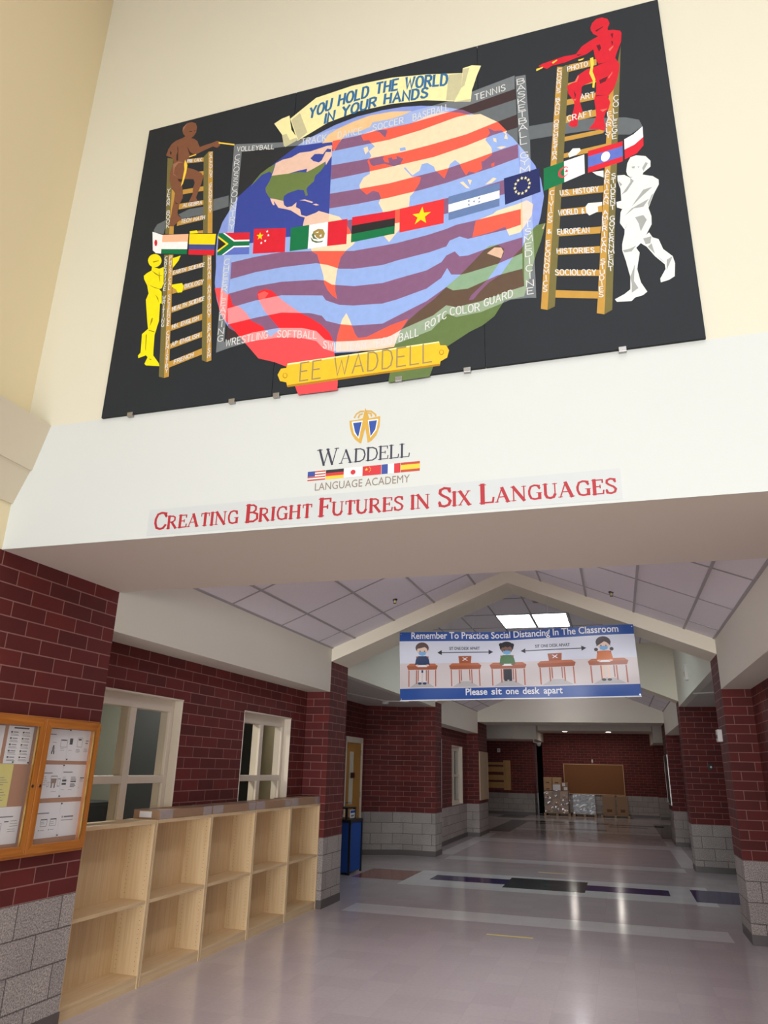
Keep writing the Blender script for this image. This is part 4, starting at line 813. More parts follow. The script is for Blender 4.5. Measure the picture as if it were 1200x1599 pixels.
# ------------------------------------------------------------------ wall decals: emblem and slogan
SER = {'A': ([([(.08, 0), (.36, 1)], .05), ([(.36, 1), (.66, 0)], .13), ([(.2, .36), (.54, .36)], .05)], [(.08, 0, .1), (.66, 0, .13)]),
       'B': ([([(.12, 0), (.12, 1)], .13), ([(.12, .97), (.36, .97), (.48, .86), (.48, .68), (.36, .55), (.12, .55)], .07), ([(.36, .55), (.56, .44), (.57, .16), (.4, .03), (.12, .03)], .08)], [(.08, 0, .08), (.08, 1, .08)]),
       'C': ([([(.62, .76), (.52, .95), (.36, .98), (.18, .9), (.09, .62), (.09, .38), (.18, .1), (.36, .02), (.52, .06), (.63, .24)], .09), ([(.62, .7), (.62, .97)], .05)], []),
       'D': ([([(.12, 0), (.12, 1)], .13), ([(.12, .97), (.38, .97), (.58, .84), (.66, .5), (.58, .16), (.38, .03), (.12, .03)], .09)], [(.08, 0, .08), (.08, 1, .08)]),
       'E': ([([(.12, 0), (.12, 1)], .13), ([(.12, .97), (.52, .97), (.52, .78)], .06), ([(.12, .52), (.4, .52)], .06), ([(.4, .42), (.4, .62)], .05), ([(.12, .03), (.54, .03), (.56, .26)], .06)], [(.08, 0, .08), (.08, 1, .08)]),
       'F': ([([(.12, 0), (.12, 1)], .13), ([(.12, .97), (.52, .97), (.52, .78)], .06), ([(.12, .52), (.4, .52)], .06), ([(.4, .42), (.4, .62)], .05)], [(.12, 0, .13), (.08, 1, .08)]),
       'G': ([([(.62, .76), (.52, .95), (.36, .98), (.18, .9), (.09, .62), (.09, .38), (.18, .1), (.36, .02), (.52, .05), (.62, .14)], .09), ([(.62, .7), (.62, .97)], .05), ([(.62, .04), (.62, .42)], .12)], [(.6, .42, .13)]),
       'H': ([([(.12, 0), (.12, 1)], .13), ([(.6, 0), (.6, 1)], .13), ([(.12, .52), (.6, .52)], .06)], [(.12, 0, .13), (.12, 1, .13), (.6, 0, .13), (.6, 1, .13)]),
       'I': ([([(.13, 0), (.13, 1)], .13)], [(.13, 0, .13), (.13, 1, .13)]), 'L': ([([(.12, 0), (.12, 1)], .13), ([(.12, .03), (.52, .03), (.55, .28)], .06)], [(.08, 0, .08), (.12, 1, .13)]),
       'N': ([([(.1, 0), (.1, 1)], .05), ([(.08, 1), (.64, 0)], .13), ([(.64, 0), (.64, 1)], .05)], [(.1, 0, .11), (.05, 1, .09), (.64, 1, .11)]),
       'R': ([([(.12, 0), (.12, 1)], .13), ([(.12, .97), (.38, .97), (.52, .86), (.52, .64), (.38, .5), (.12, .5)], .08), ([(.32, .5), (.62, 0)], .12)], [(.12, 0, .13), (.08, 1, .08), (.64, 0, .07)]),
       'S': ([([(.5, .8), (.44, .95), (.28, .99), (.12, .9), (.1, .72), (.2, .6), (.42, .44), (.52, .28), (.46, .08), (.28, .01), (.12, .06), (.08, .22)], .09), ([(.51, .74), (.51, .98)], .05), ([(.08, .02), (.08, .28)], .05)], []),
       'T': ([([(.32, 0), (.32, 1)], .13), ([(.06, .97), (.58, .97)], .06), ([(.06, .76), (.06, .98)], .05), ([(.58, .76), (.58, .98)], .05)], [(.32, 0, .14)]),
       'U': ([([(.12, 1), (.12, .26), (.2, .06), (.36, .01), (.52, .06), (.6, .26)], .11), ([(.6, .22), (.6, 1)], .05)], [(.12, 1, .13), (.6, 1, .11)]),
       'W': ([([(.06, 1), (.3, 0)], .12), ([(.3, 0), (.5, .94)], .05), ([(.46, 1), (.72, 0)], .12), ([(.72, 0), (.92, 1)], .05)], [(.06, 1, .12), (.48, 1, .08), (.92, 1, .1)]),
       'X': ([([(.1, 1), (.6, 0)], .13), ([(.08, 0), (.58, 1)], .05)], [(.1, 1, .12), (.6, 0, .12), (.1, 0, .1), (.57, 1, .1)])}
def serif_words(*a): out = []; serif_line(None, *a, out=out); return out
def serif_line(mb, words, x0, x1, zb, H, h, y, m, bold=1.0, out=None):
    """small-caps serif line fitted between x0 and x1"""
    seq = []
    for w in words.split(' '):
        for i, g in enumerate(w): seq.append((g, H if (i == 0 and w != 'IN') else h))
        seq.append((' ', h))
    seq.pop()
    def gw(g): return .3 if g == ' ' else max([p[0] for s, _ in SER[g][0] for p in s] + [a + c for a, b, c in SER[g][1]])
    wt = sum((gw(g) + .07) * s for g, s in seq); k = (x1 - x0) / wt; x = x0
    if out is not None: mb = MB(); out.append(mb)
    for g, s in seq:
        if g == ' ' and out is not None: mb = MB(); out.append(mb)
        if g != ' ':
            st, sf = SER[g]; f = lambda a, b, x=x, s=s: (x + a * s * k, y, zb + b * s)
            for p, wd in st: stroke(mb, p, wd * bold, f, m)
            for a, b, c in sf: stroke(mb, [(a - c, b + (.025 if b < .5 else -.025)), (a + c, b + (.025 if b < .5 else -.025))], .05, f, m)
        x += (gw(g) + .07) * s * k
def font_mesh(txt, size, m, name, parent, place_fn, bold=0, width=None, align='LEFT'):
    cu = bpy.data.curves.new(name, 'FONT'); cu.body = txt; cu.size = size; cu.offset = bold; cu.resolution_u = 3
    ob = bpy.data.objects.new(name, cu); COL.objects.link(ob); bpy.context.view_layer.update()
    me = bpy.data.meshes.new_from_object(ob.evaluated_get(bpy.context.evaluated_depsgraph_get())); bpy.data.objects.remove(ob); bpy.data.curves.remove(cu)
    xs = [v.co.x for v in me.vertices]; k = width / (max(xs) - min(xs)) if width else 1; x0 = min(xs)
    mb = MB()
    P = [place_fn((v.co.x - x0) * k, v.co.y) for v in me.vertices]
    for p in me.polygons: mb.face([P[i] for i in p.vertices], m)
    bpy.data.meshes.remove(me); return mb.build(name, parent)
dec = thing('wall_emblem', 'vinyl school crest with small row of flags on white wall below the mural', 'wall decal', (-1.245, Y0 - .001, 3.4))
GOLD = mat('crest_gold', (206, 164, 70), .5, var=.12, scale=30); CW = mat('crest_white', (244, 242, 232), .6, var=0); CBL = mat('crest_blue', (44, 78, 158), .5, var=.05); NAVYT = mat('dark_slate_vinyl', (52, 54, 72), .5, var=0); TAUPE = mat('taupe_vinyl', (140, 124, 108), .5, var=0); REDV = mat('red_vinyl', (172, 32, 44), .5, var=.03)
EMB = [('gold', [(-1341, 3565), (-1335, 3520), (-1323, 3477), (-1300, 3441), (-1271, 3416), (-1264, 3415), (-1242, 3512), (-1225, 3414), (-1201, 3426), (-1174, 3456), (-1157, 3506), (-1154, 3574), (-1177, 3571), (-1219, 3567), (-1246, 3638), (-1260, 3572), (-1290, 3567)]),
       ('w', [(-1327, 3558), (-1259, 3558), (-1279, 3445), (-1310, 3483)]), ('w', [(-1228, 3557), (-1165, 3557), (-1175, 3489), (-1210, 3444)]), ('b', [(-1318, 3549), (-1265, 3550), (-1283, 3454), (-1304, 3491)]), ('b', [(-1222, 3549), (-1173, 3550), (-1182, 3492), (-1209, 3452)])]
V, F, O = cdt([p for _, p in EMB]); mb = MB()
for f, ids in zip(F, O):
    if ids: mb.face([(V[i].x / 1000, Y0 - .0012, V[i].y / 1000) for i in f], {'gold': GOLD, 'w': CW, 'b': CBL}[EMB[max(ids)][0]])
for P in ([(-1311, 3583), (-1299, 3605), (-1278, 3618), (-1256, 3617)], [(-1287, 3580), (-1280, 3597), (-1264, 3601)], [(-1236, 3616), (-1212, 3613), (-1183, 3587), (-1181, 3577)], [(-1207, 3580), (-1211, 3597), (-1231, 3603)]):
    stroke(mb, P, 9, lambda a, b: (a / 1000, Y0 - .0013, b / 1000), GOLD)
mb.build('crest', dec)
mb = MB(); serif_line(mb, 'WADDELL', -1.523, -.972, 3.302, .1, .082, Y0 - .0012, NAVYT, .9); mb.flatten(Y0 - .0012).build('name_lettering', dec)
font_mesh('LANGUAGE ACADEMY', .066, TAUPE, 'subtitle_lettering', dec, lambda a, b: (-1.533 + a, Y0 - .0012, 3.15 + b), width=.558)
def fc(n): return mat('flag_' + n, {'r': (204, 48, 56), 'w': (240, 238, 232), 'b': (52, 74, 150), 'k': (40, 40, 44), 'y': (244, 200, 60), 'o': (190, 70, 52)}[n], .55, var=0)
FW, FX = .1085, -1.582
def band(i, cols, vert=False):
    mb = MB(); n = len(cols); x = FX + i * (FW + .0025)
    for j, c in enumerate(cols):
        if vert: q = (x + FW * j / n, x + FW * (j + 1) / n, 3.213, 3.27)
        else: q = (x, x + FW, 3.27 - .057 * (j + 1) / n, 3.27 - .057 * j / n)
        mb.face([(q[0], Y0 - .0012, q[2]), (q[1], Y0 - .0012, q[2]), (q[1], Y0 - .0012, q[3]), (q[0], Y0 - .0012, q[3])], fc(c))
    return mb, x
def poly(mb, P, m, y=Y0 - .0015): mb.face([(a, y, b) for a, b in P], m)
def starp(cx, cz, r, n=5): return [(cx + (r if i % 2 == 0 else r * .4) * math.sin(i * math.pi / n), cz + (r if i % 2 == 0 else r * .4) * math.cos(i * math.pi / n)) for i in range(2 * n)]
mb, x = band(0, 'owowowo'); poly(mb, [(x, 3.238), (x + .045, 3.238), (x + .045, 3.27), (x, 3.27)], fc('b')); mb.build('flag', dec)
band(1, 'kry')[0].build('flag', dec)
mb, x = band(2, 'w'); poly(mb, [(x + .054 + .015 * math.cos(a * .3142), 3.2415 + .015 * math.sin(a * .3142)) for a in range(20)], fc('r')); mb.build('flag', dec)
mb, x = band(3, 'r'); poly(mb, starp(x + .022, 3.25, .011), fc('y'))
for a, b in ((.04, 3.262), (.046, 3.253), (.046, 3.243), (.04, 3.235)): poly(mb, starp(x + a, b, .004), fc('y'))
mb.build('flag', dec)
band(4, 'bwr', True)[0].build('flag', dec); band(5, 'oyyo')[0].build('flag', dec)
slo = thing('wall_slogan', 'red serif lettering on pale vinyl strip along the bottom of the white header wall', 'wall decal', (-1.25, Y0 - .001, 2.96))
MB().box(-2.61, .12, Y0 - .0012, Y0, 2.958, 3.122, mat('pale_vinyl_strip', (199, 203, 202), .35, var=.02)).build('backing_strip', slo)
for i, mb in enumerate(serif_words('CREATING BRIGHT FUTURES IN SIX LANGUAGES', -2.57, .098, 2.992, .106, .079, Y0 - .0018, REDV, 1.35)): mb.flatten(Y0 - .0018).build('slogan_word', slo)

# ------------------------------------------------------------------ display case with notices
case = thing('display_case', 'oak framed glass notice case with two doors on left brick pilaster', 'display case', (XL, 4.15, 1.09))
CX = -3.605
m = MB(); m.box(XL, CX - .02, 3.59, 4.72, 1.905, 1.945, OAKH); m.box(XL, CX - .02, 3.59, 4.72, 1.09, 1.13, OAKH); m.box(XL, CX - .02, 3.59, 3.62, 1.13, 1.905, OAK); m.box(XL, CX - .02, 4.69, 4.72, 1.13, 1.905, OAK); m.build('case_frame', case, bevel=.003)
MB().box(XL, XL + .012, 3.62, 4.69, 1.13, 1.905, CORK).build('cork_back', case)
for a, b, kn, hg in ((3.6, 4.152, 4.115, 3.595), (4.156, 4.712, 4.182, 4.714)):
    m = MB(); z0, z1, w_ = 1.108, 1.932, .053
    for P in ([(a, z0), (b, z0), (b - w_, z0 + w_), (a + w_, z0 + w_)], [(a, z1), (b, z1), (b - w_, z1 - w_), (a + w_, z1 - w_)]): m.prism(P, CX - .02, CX, 0, OAKH)
    for P in ([(a, z0), (a, z1), (a + w_, z1 - w_), (a + w_, z0 + w_)], [(b, z0), (b, z1), (b - w_, z1 - w_), (b - w_, z0 + w_)]): m.prism(P, CX - .02, CX, 0, OAK)
    d = m.build('case_door', case, bevel=.0025)
    MB().box(CX - .012, CX - .008, a + w_, b - w_, z0 + w_, z1 - w_, CASEGL).build('glass_pane', d)
    m = MB(); m.box(CX - .012, CX + .001, b - w_ - .005, b - w_, z0 + w_, z1 - w_, BRASS); m.build('brass_bead', d)
    MB().cyl((CX, kn, 1.514), .0095, .006, 0, CHROME, 14).build('lock', d)
    MB().cyl((CX - .004, hg, 1.87), .005, .05, 2, BRASS, 8).build('hinge', d)
PX = XL + .0125
def notice(y0, y1, z0, z1, label, art, m=PAPER, group=None, pins=()):
    b = MB().box(PX, PX + .0012, y0, y1, z0, z1, m); W = y1 - y0; H = z1 - z0; xx = PX + .0016
    def bar(a, c, w, h, mm=INK): b.face([(xx, y0 + a * W, z1 - c * H), (xx, y0 + (a + w) * W, z1 - c * H), (xx, y0 + (a + w) * W, z1 - (c + h) * H), (xx, y0 + a * W, z1 - (c + h) * H)], mm)
    def frame(a, c, w, h): bar(a, c, w, .012); bar(a, c + h, w, .012); bar(a, c, .012, h); bar(a + w, c, .012, h)
    art(bar, frame); o = tag(b.build('notice_paper', None), label, 'paper', group)
    for a, c in pins: MB().sphere((PX + .006, y0 + a * W, z1 - c * H), .0055, BLACKP, 10).build('push_pin', o)
    return o
def lines(bar, a, c, w, n, dy, h=.012, m=INK):
    for i in range(n): bar(a, c + i * dy, w * (.8 + .2 * ((i * 7) % 3) / 2), h, m)
def art_walk(bar, fr):
    lines(bar, .08, .16, .42, 1, .05, .025); fr(.0, .32, .1, .22); lines(bar, .3, .42, .22, 1, .05); bar(.34, .52, .06, .06, INKD); bar(.32, .58, .1, .14, INK); bar(.3, .7, .05, .1, INKD); bar(.39, .7, .05, .1, INKD); fr(.66, .32, .3, .24); bar(.68, .33, .26, .03, INKD); lines(bar, .68, .6, .2, 2, .06)
def art_phone(bar, fr):
    bar(.06, .28, .14, .2, INKD); bar(.08, .4, .1, .02, PAPER); fr(.42, .24, .22, .3); bar(.46, .28, .14, .05, INKD); bar(.8, .32, .14, .025, INKD); bar(.8, .4, .12, .025, INKD); lines(bar, .4, .62, .2, 4, .03); lines(bar, .76, .6, .2, 3, .04); lines(bar, .05, .66, .2, 1, .03)
def art_person(bar, fr):
    lines(bar, .06, .24, .6, 1, .05, .03); lines(bar, .04, .36, .3, 5, .06); fr(.5, .34, .3, .1); bar(.5, .34, .3, .02, INKD); bar(.52, .42, .26, .14, mat('beige_ink', (150, 124, 110), .7, var=0)); bar(.54, .56, .07, .14, mat('beige_ink', (150, 124, 110), .7)); bar(.68, .56, .07, .14, mat('beige_ink', (150, 124, 110), .7)); fr(.36, .52, .08, .14); fr(.84, .42, .12, .22); bar(.84, .42, .12, .02, INKD); bar(.84, .64, .12, .02, INKD); lines(bar, .6, .8, .3, 1, .05)
def art_keys(bar, fr):
    lines(bar, .04, .22, .5, 1, .05, .03); lines(bar, .04, .38, .16, 2, .05); bar(.04, .46, .18, .06, INKD); bar(.04, .56, .18, .06, INKD); lines(bar, .4, .38, .24, 3, .04, .02); bar(.4, .5, .24, .04, INKD); lines(bar, .4, .58, .24, 4, .03, .02); bar(.8, .4, .18, .03, INKD); lines(bar, .8, .46, .18, 2, .05); bar(.78, .7, .02, .02, INKD); lines(bar, .05, .76, .16, 1, .05); lines(bar, .34, .76, .2, 1, .05)
def art_boxes(bar, fr):
    lines(bar, .1, .28, .6, 1, .05, .03); bar(.02, .46, .1, .03, INKD); bar(.3, .46, .24, .03, INKD); bar(.68, .46, .22, .03, INKD); fr(.3, .46, .24, .2); fr(.66, .46, .24, .2); lines(bar, .32, .54, .16, 2, .05); lines(bar, .68, .54, .16, 2, .05); bar(.26, .76, .03, .03, INKD); lines(bar, .32, .77, .2, 1, .05); bar(.64, .76, .03, .03, INKD); lines(bar, .7, .77, .2, 1, .05)
def art_title(bar, fr): bar(.12, .4, .05, .06, INK); lines(bar, .22, .41, .6, 1, .05, .045); lines(bar, .1, .52, .74, 1, .05, .02)
def art_list(bar, fr):
    bar(.2, .03, .6, .04, INKD)
    for i in range(5):
        for j in (0, 1): bar(.1 + j * .46, .14 + i * .165, .07, .045, INKD); lines(bar, .2 + j * .46, .15 + i * .165, .24, 1, .04, .025); lines(bar, .1 + j * .46, .21 + i * .165, .36, 2, .035, .012)
def art_text(bar, fr): lines(bar, .1, .2, .45, 1, .05, .02, INKD); lines(bar, .08, .32, .8, 4, .055); lines(bar, .08, .6, .8, 5, .06)
def art_form(bar, fr): lines(bar, .1, .25, .8, 1, .05, .03); fr(.1, .42, .24, .34); bar(.14, .46, .16, .08, INKD); bar(.44, .38, .16, .03, INKD); lines(bar, .66, .38, .3, 3, .07); lines(bar, .6, .6, .34, 2, .06)
notice(4.245, 4.463, 1.672, 1.875, 'white notice with a walking figure, top left behind the right case door', art_walk)
notice(4.465, 4.69, 1.672, 1.878, 'white notice with dark phone pictures, top right behind the right case door', art_phone, pins=((.0, .02), (.02, .96)))
notice(4.245, 4.451, 1.433, 1.646, 'white notice with brown figure drawing, middle row left in right case door', art_person)
notice(4.453, 4.69, 1.433, 1.648, 'white notice with dark keypad blocks, middle row right in right case door', art_keys, pins=((.0, .03), (.0, .95)))
notice(4.245, 4.489, 1.187, 1.404, 'white notice with two outlined boxes, bottom row left in right case door', art_boxes)
notice(4.491, 4.69, 1.187, 1.404, 'nearly blank white notice with one heading line, bottom right in right case door', art_title, pins=((.0, .04), (.0, .95)))
notice(3.9, 4.118, 1.645, 1.875, 'white sheet with two columns of dark bullets behind the left case door', art_list, pins=((.35, .95), (.95, .96)))
notice(3.65, 3.868, 1.648, 1.872, 'plain white sheet at far left top of the left case door', art_text)
notice(3.78, 3.995, 1.394, 1.647, 'yellow sheet of typed text pinned in the left case door', art_text, YPAPER)
notice(3.9, 4.125, 1.176, 1.392, 'white form sheet at the bottom of the left case door beneath the yellow sheet', art_form)
notice(3.66, 3.898, 1.176, 1.392, 'white printed sheet at the lower left corner of the left case door', art_form)

# ------------------------------------------------------------------ bookcases and cartons
BF, BB, BH, BP, BY = -3.745, -4.008, 1.219, .929, 4.868
def bookcase(y, label):
    y0, y1 = y + .004, y + BP - .004; t = .02
    o = thing('bookcase', label, 'bookcase', ((BF + BB) / 2, (y0 + y1) / 2, 0), 'maple bookcases along the left wall')
    s1 = MB().box(BB, BF, y0, y0 + t, 0, BH, MAPLE).build('side_panel', o, bevel=.0015)
    m = MB().box(BB, BF, y1 - t, y1, 0, BH, MAPLE)
    for i in range(34):
        if i in (15, 16): continue
        for xx in (BF - .04, BB + .05): m.box(xx - .0025, xx + .0025, y1 - t - .0006, y1 - t, .12 + i * .032 - .0025, .12 + i * .032 + .0025, DOT)
    m.build('side_panel', o)
    MB().box(BB, BF, y0 + t, y1 - t, BH - .028, BH, MAPLE_H).build('top_panel', o, bevel=.0015)
    MB().box(BB + .008, BF - .004, y0 + t, y1 - t, .592, .618, MAPLE_H).build('shelf', o, bevel=.0015)
    MB().box(BB + .008, BF - .004, y0 + t, y1 - t, .064, .088, MAPLE_H).build('bottom_shelf', o, bevel=.0015)
    MB().box(BB, BB + .008, y0 + t, y1 - t, 0, BH - .028, MAPLE).build('back_panel', o)
    MB().box(BF - .022, BF - .006, y0 + t, y1 - t, 0, .064, MAPLE_H).build('kick_board', o)
    return o
DOT = mat('shelf_pin_hole', (120, 96, 70), .8, var=0)
MAPLE_H = wood('maple_laminate_shelf', (214, 182, 138), (228, 201, 159), axis=1)
b0 = bookcase(BY, 'nearest empty maple bookcase, the only one with nothing on top')
for i, w_ in enumerate(('second empty maple bookcase counting from the notice case', 'middle empty maple bookcase of the row of five', 'fourth empty maple bookcase counting from the notice case', 'farthest empty maple bookcase, against the brick column')):
    place(b0, 0, BP * (i + 1), 0, w_)
def carton(y0, y1, h, label, dep=.2):
    x1, x0 = BF - .006, BF - .006 - dep; z = BH + .0005
    o = thing('flat_carton', label, 'cardboard box', ((x0 + x1) / 2, (y0 + y1) / 2, z), 'flat cartons on the bookcases')
    MB().box(x0, x1, y0, y1, z, z + h, KRAFT).build('carton_body', o, bevel=.004)
    for a, b in ((y0 + .0, y0 + .2), (y1 - .16, y1)):
        m = MB(); e = .0012
        m.face([(x1 + e, a, z), (x1 + e, b, z), (x1 + e, b, z + h + e), (x1 + e, a, z + h + e)], TAPE); m.face([(x0, a, z + h + e), (x1 + e, a, z + h + e), (x1 + e, b, z + h + e), (x0, b, z + h + e)], TAPE); m.build('packing_tape', o)
    MB().box(x0 + .06, x0 + .18, y0 - .0012, y0, z + .012, z + h - .012, PAPER).build('shipping_label', o)
    return o
for i, (h, l) in enumerate(((.072, 'long flat carton with white end label, nearest on the bookcases'), (.075, 'long flat taped carton, second in the row on the bookcases'), (.078, 'long flat taped carton, third in the row on the bookcases'), (.085, 'long flat taped carton, farthest in the row, against the column'))):
    ya = BY + BP * (i + 1) + (.0 if i else .03); carton(ya + .012, BY + BP * (i + 2) - .012, h, l, .26 if i == 0 else .24)

# ------------------------------------------------------------------ hanging banner
T0 = [(-2.696, 3.404), (.301, 3.419), (.328, 2.547), (-2.682, 2.503)]
def BN(u, t, off=0):
    x = (T0[0][0] * (1 - u) + T0[1][0] * u) * (1 - t) + (T0[3][0] * (1 - u) + T0[2][0] * u) * t
    z = (T0[0][1] * (1 - u) + T0[1][1] * u) * (1 - t) + (T0[3][1] * (1 - u) + T0[2][1] * u) * t
    z -= .035 * math.sin(math.pi * u) * math.sin(math.pi * min(1, u * 1.1)) * (1 - t * .9)
    y = Y2 - .045 + .016 * math.sin(7 * u + 2.2 * t) * (.3 + t) + .009 * math.sin(19 * u - 4 * t) - .006 * math.sin(11 * u + 9 * t) - off
    return (x, y, z)
ban = thing('hanging_banner', 'blue and white vinyl banner of masked pupils at desks hung across the portal', 'banner', (-1.2, Y2 - .045, 2.5))
BC = {'blue': (26, 78, 160), 'wall': (224, 228, 240), 'flr': (222, 212, 210), 'white': (240, 240, 244), 'dk': (196, 112, 72), 'dkd': (172, 92, 58), 'leg': (186, 100, 72), 'blk': (34, 34, 44), 'hair': (84, 50, 40), 'hair2': (26, 26, 32), 'hair3': (66, 46, 50), 'sk': (240, 206, 184), 'sk2': (132, 92, 72), 'mask': (120, 178, 224), 'nv': (32, 58, 100), 'gr': (70, 120, 66), 'orr': (216, 116, 52), 'sh': (190, 186, 186), 'sock': (236, 226, 224), 'pp': (246, 246, 246), 'ext': (206, 170, 140)}
BP_ = []
def bp(c, P): BP_.append((c, P))
def rect(c, u0, u1, t0, t1): bp(c, [(u0, t0), (u1, t0), (u1, t1), (u0, t1)])
def el(c, u, t, ru, rt, n=16, a0=0, a1=6.2832): bp(c, [(u + ru * math.cos(a0 + (a1 - a0) * i / n), t + rt * math.sin(a0 + (a1 - a0) * i / n)) for i in range(n)])
rect('wall', 0, 1, 0, .46); rect('flr', 0, 1, .46, .985); rect('white', 0, 1, .985, 1); rect('blue', 0, 1, 0, .135); rect('blue', 0, 1, .825, .985)
def desk(u0, u1):
    e = (u1 - u0) * .04; w_ = (u1 - u0)
    bp('sh', [(u0 + .1 * w_, .81), (u0 + .35 * w_, .73), (u1 - .35 * w_, .73), (u1 - .1 * w_, .81)])
    for q in (.3, .68): rect('leg', u0 + q * w_, u0 + (q + .035) * w_, .56, .76)
    for q in (.36, .62): rect('dkd', u0 + q * w_, u0 + (q + .03) * w_, .56, .72)
    for a in (u0 + .05 * w_, u1 - .085 * w_): rect('leg', a, a + .035 * w_, .56, .8)
    bp('dk', [(u0, .5), (u0 + 2.5 * e, .465), (u1 - 2.5 * e, .465), (u1, .5)]); bp('dkd', [(u0, .5), (u1, .5), (u1 - e, .555), (u0 + e, .555)])
def seat_back(u):
    bp('dkd', [(u - .029, .36), (u + .029, .36), (u + .026, .465), (u - .026, .465)])
    for s in (1, -1): bp('white', [(u - .010 - .003, .405 - s * .024), (u - .010 + .003, .405 - s * .024), (u + .010 + .003, .405 + s * .024), (u + .010 - .003, .405 + s * .024)])
def kid(u, sk, hair, top, kind):
    rect('dkd', u - .028, u + .028, .36, .46)
    if kind != 2: rect('nv' if kind == 0 else 'blk', u - .017, u + .017, .56, .60 if kind == 0 else .72)
    for s in (-1, 1):
        rect(sk if kind == 2 else ('sock' if kind == 0 else 'blk'), u + s * .010 - .006, u + s * .010 + .006, .56, .74); el('blk' if kind == 2 else ('nv' if kind == 0 else 'sh'), u + s * .011, .755, .009, .018, 12)
    bp(top, [(u - .018, .355), (u + .018, .355), (u + .029, .40), (u + .034, .49), (u - .034, .49), (u - .029, .40)])
    if kind == 2:
        for s in (-1, 1): el(hair, u + s * .031, .335, .008, .025, 12)
    el(hair, u, .235, .030, .082, 20)
    el(sk, u, .275, .024, .06, 18)
    if kind == 0: bp(hair, [(u - .028, .25), (u - .02, .19), (u + .02, .18), (u + .028, .25), (u + .012, .222), (u - .01, .24)])
    elif kind == 1:
        for i in range(6): el(hair, u - .024 + i * .0096, .20 + .012 * (i % 2), .009, .03, 10)
    else: bp(hair, [(u - .028, .29), (u - .024, .19), (u + .024, .19), (u + .028, .29), (u + .014, .24), (u + .004, .225), (u - .008, .25)])
    for s in (-1, 1): el('blk', u + s * .010, .283, .0028, .009, 8)
    bp('mask', [(u - .017, .295), (u, .288), (u + .017, .295), (u + .015, .335), (u, .352), (u - .015, .335)])
    bp('pp', [(u - .019, .485), (u + .017, .485), (u + .021, .515), (u - .023, .515)])
    for s in (-1, 1): el(sk, u + s * .023, .492, .008, .014, 10)
for a, b in ((.032, .171), (.222, .365), (.40, .555), (.6, .757), (.805, .965)): desk(a, b)
seat_back(.294); seat_back(.675)
kid(.102, 'sk', 'hair', 'nv', 0); kid(.476, 'sk2', 'hair2', 'gr', 1); kid(.874, 'sk', 'hair3', 'orr', 2)
for a, b in ((.17, .418), (.535, .805)):
    rect('blk', a + .015, b - .015, .298, .311); bp('blk', [(a, .3045), (a + .02, .268), (a + .02, .341)]); bp('blk', [(b, .3045), (b - .02, .268), (b - .02, .341)])
ASP = 3.4
ex = [((i / 60 * ASP, 0), (i / 60 * ASP, 1)) for i in range(1, 60)] + [((0, j / 16), (ASP, j / 16)) for j in range(1, 16)]
V, F, O = cdt([[(u * ASP, t) for u, t in P] for _, P in BP_], ex); mb = MB(); bmats = {k: mat('banner_' + k, c, .38, var=0) for k, c in BC.items()}
for f, ids in zip(F, O):
    if ids: mb.face([BN(V[i].x / ASP, V[i].y) for i in f], bmats[BP_[max(ids)][0]])
bo = mb.build('banner_sheet', ban)
bm = bmesh.new(); bm.from_mesh(bo.data); bmesh.ops.remove_doubles(bm, verts=bm.verts, dist=1e-4); bmesh.ops.dissolve_degenerate(bm, edges=bm.edges, dist=1e-4); bmesh.ops.recalc_face_normals(bm, faces=bm.faces); bm.to_mesh(bo.data); bm.free()
for p in bo.data.polygons: p.use_smooth = True
def btext(s, u0, u1, t, size, m, bold, nm): font_mesh(s, size, m, nm, ban, lambda a, b: BN(u0 + a / 3.0, t - b / .89, .0035), bold=bold, width=(u1 - u0) * 3.0)
btext('Remember To Practice Social Distancing In The Classroom', .054, .94, .1, .125, bmats['white'], .002, 'heading_lettering')
for s_, a_, b_ in (('Please', .292, .386), ('sit', .403, .447), ('one', .463, .517), ('desk', .533, .602), ('apart', .618, .695)): btext(s_, a_, b_, .928, .118, bmats['white'], .0025, 'footer_word')
btext('SIT ONE DESK APART', .225, .36, .268, .055, bmats['blk'], .0008, 'arrow_lettering'); btext('SIT ONE DESK APART', .597, .74, .268, .055, bmats['blk'], .0008, 'arrow_lettering')
for u, t in ((.006, .03), (.994, .03), (.006, .97), (.994, .97), (.33, .02), (.66, .02)):
    x, y, z = BN(u, t, .004); MB().cyl((x, y, z), .009, .008, 1, CHROME, 12).build('grommet', ban)
x, y, z = BN(.33, .0); MB().tube([(x, y, z), (x + .05, Y2 - .002, ZB + (x + .05 - XL) * SL + .03)], .0015, WHITEP, 6).build('hanging_string', ban)
x, y, z = BN(.66, .0); MB().tube([(x, y, z), (x - .02, Y2 - .002, ZB + (XR - x) * SL + .02)], .0015, WHITEP, 6).build('hanging_string', ban)

# ------------------------------------------------------------------ ceiling lights, vent, sprinklers
def troffer(x, y, label):
    o = thing('ceiling_light', label, 'ceiling light', (x, y, ZF), 'fluorescent panels in the crossing ceiling')
    m = MB(); w_, l = .29, .605
    m.box(x - w_, x + w_, y - l, y - l + .012, ZF - .012, ZF, WHITEP); m.box(x - w_, x + w_, y + l - .012, y + l, ZF - .012, ZF, WHITEP); m.box(x - w_, x - w_ + .012, y - l, y + l, ZF - .012, ZF, WHITEP); m.box(x + w_ - .012, x + w_, y - l, y + l, ZF - .012, ZF, WHITEP); m.build('light_frame', o)
    MB().box(x - w_ + .012, x + w_ - .012, y - l + .012, y + l - .012, ZF - .008, ZF - .002, DIFF).build('diffuser', o); return o
troffer(-1.545, 13.06, 'lit rectangular ceiling panel, left one of the pair above the banner'); troffer(-.94, 13.06, 'lit rectangular ceiling panel, right one of the pair above the banner')
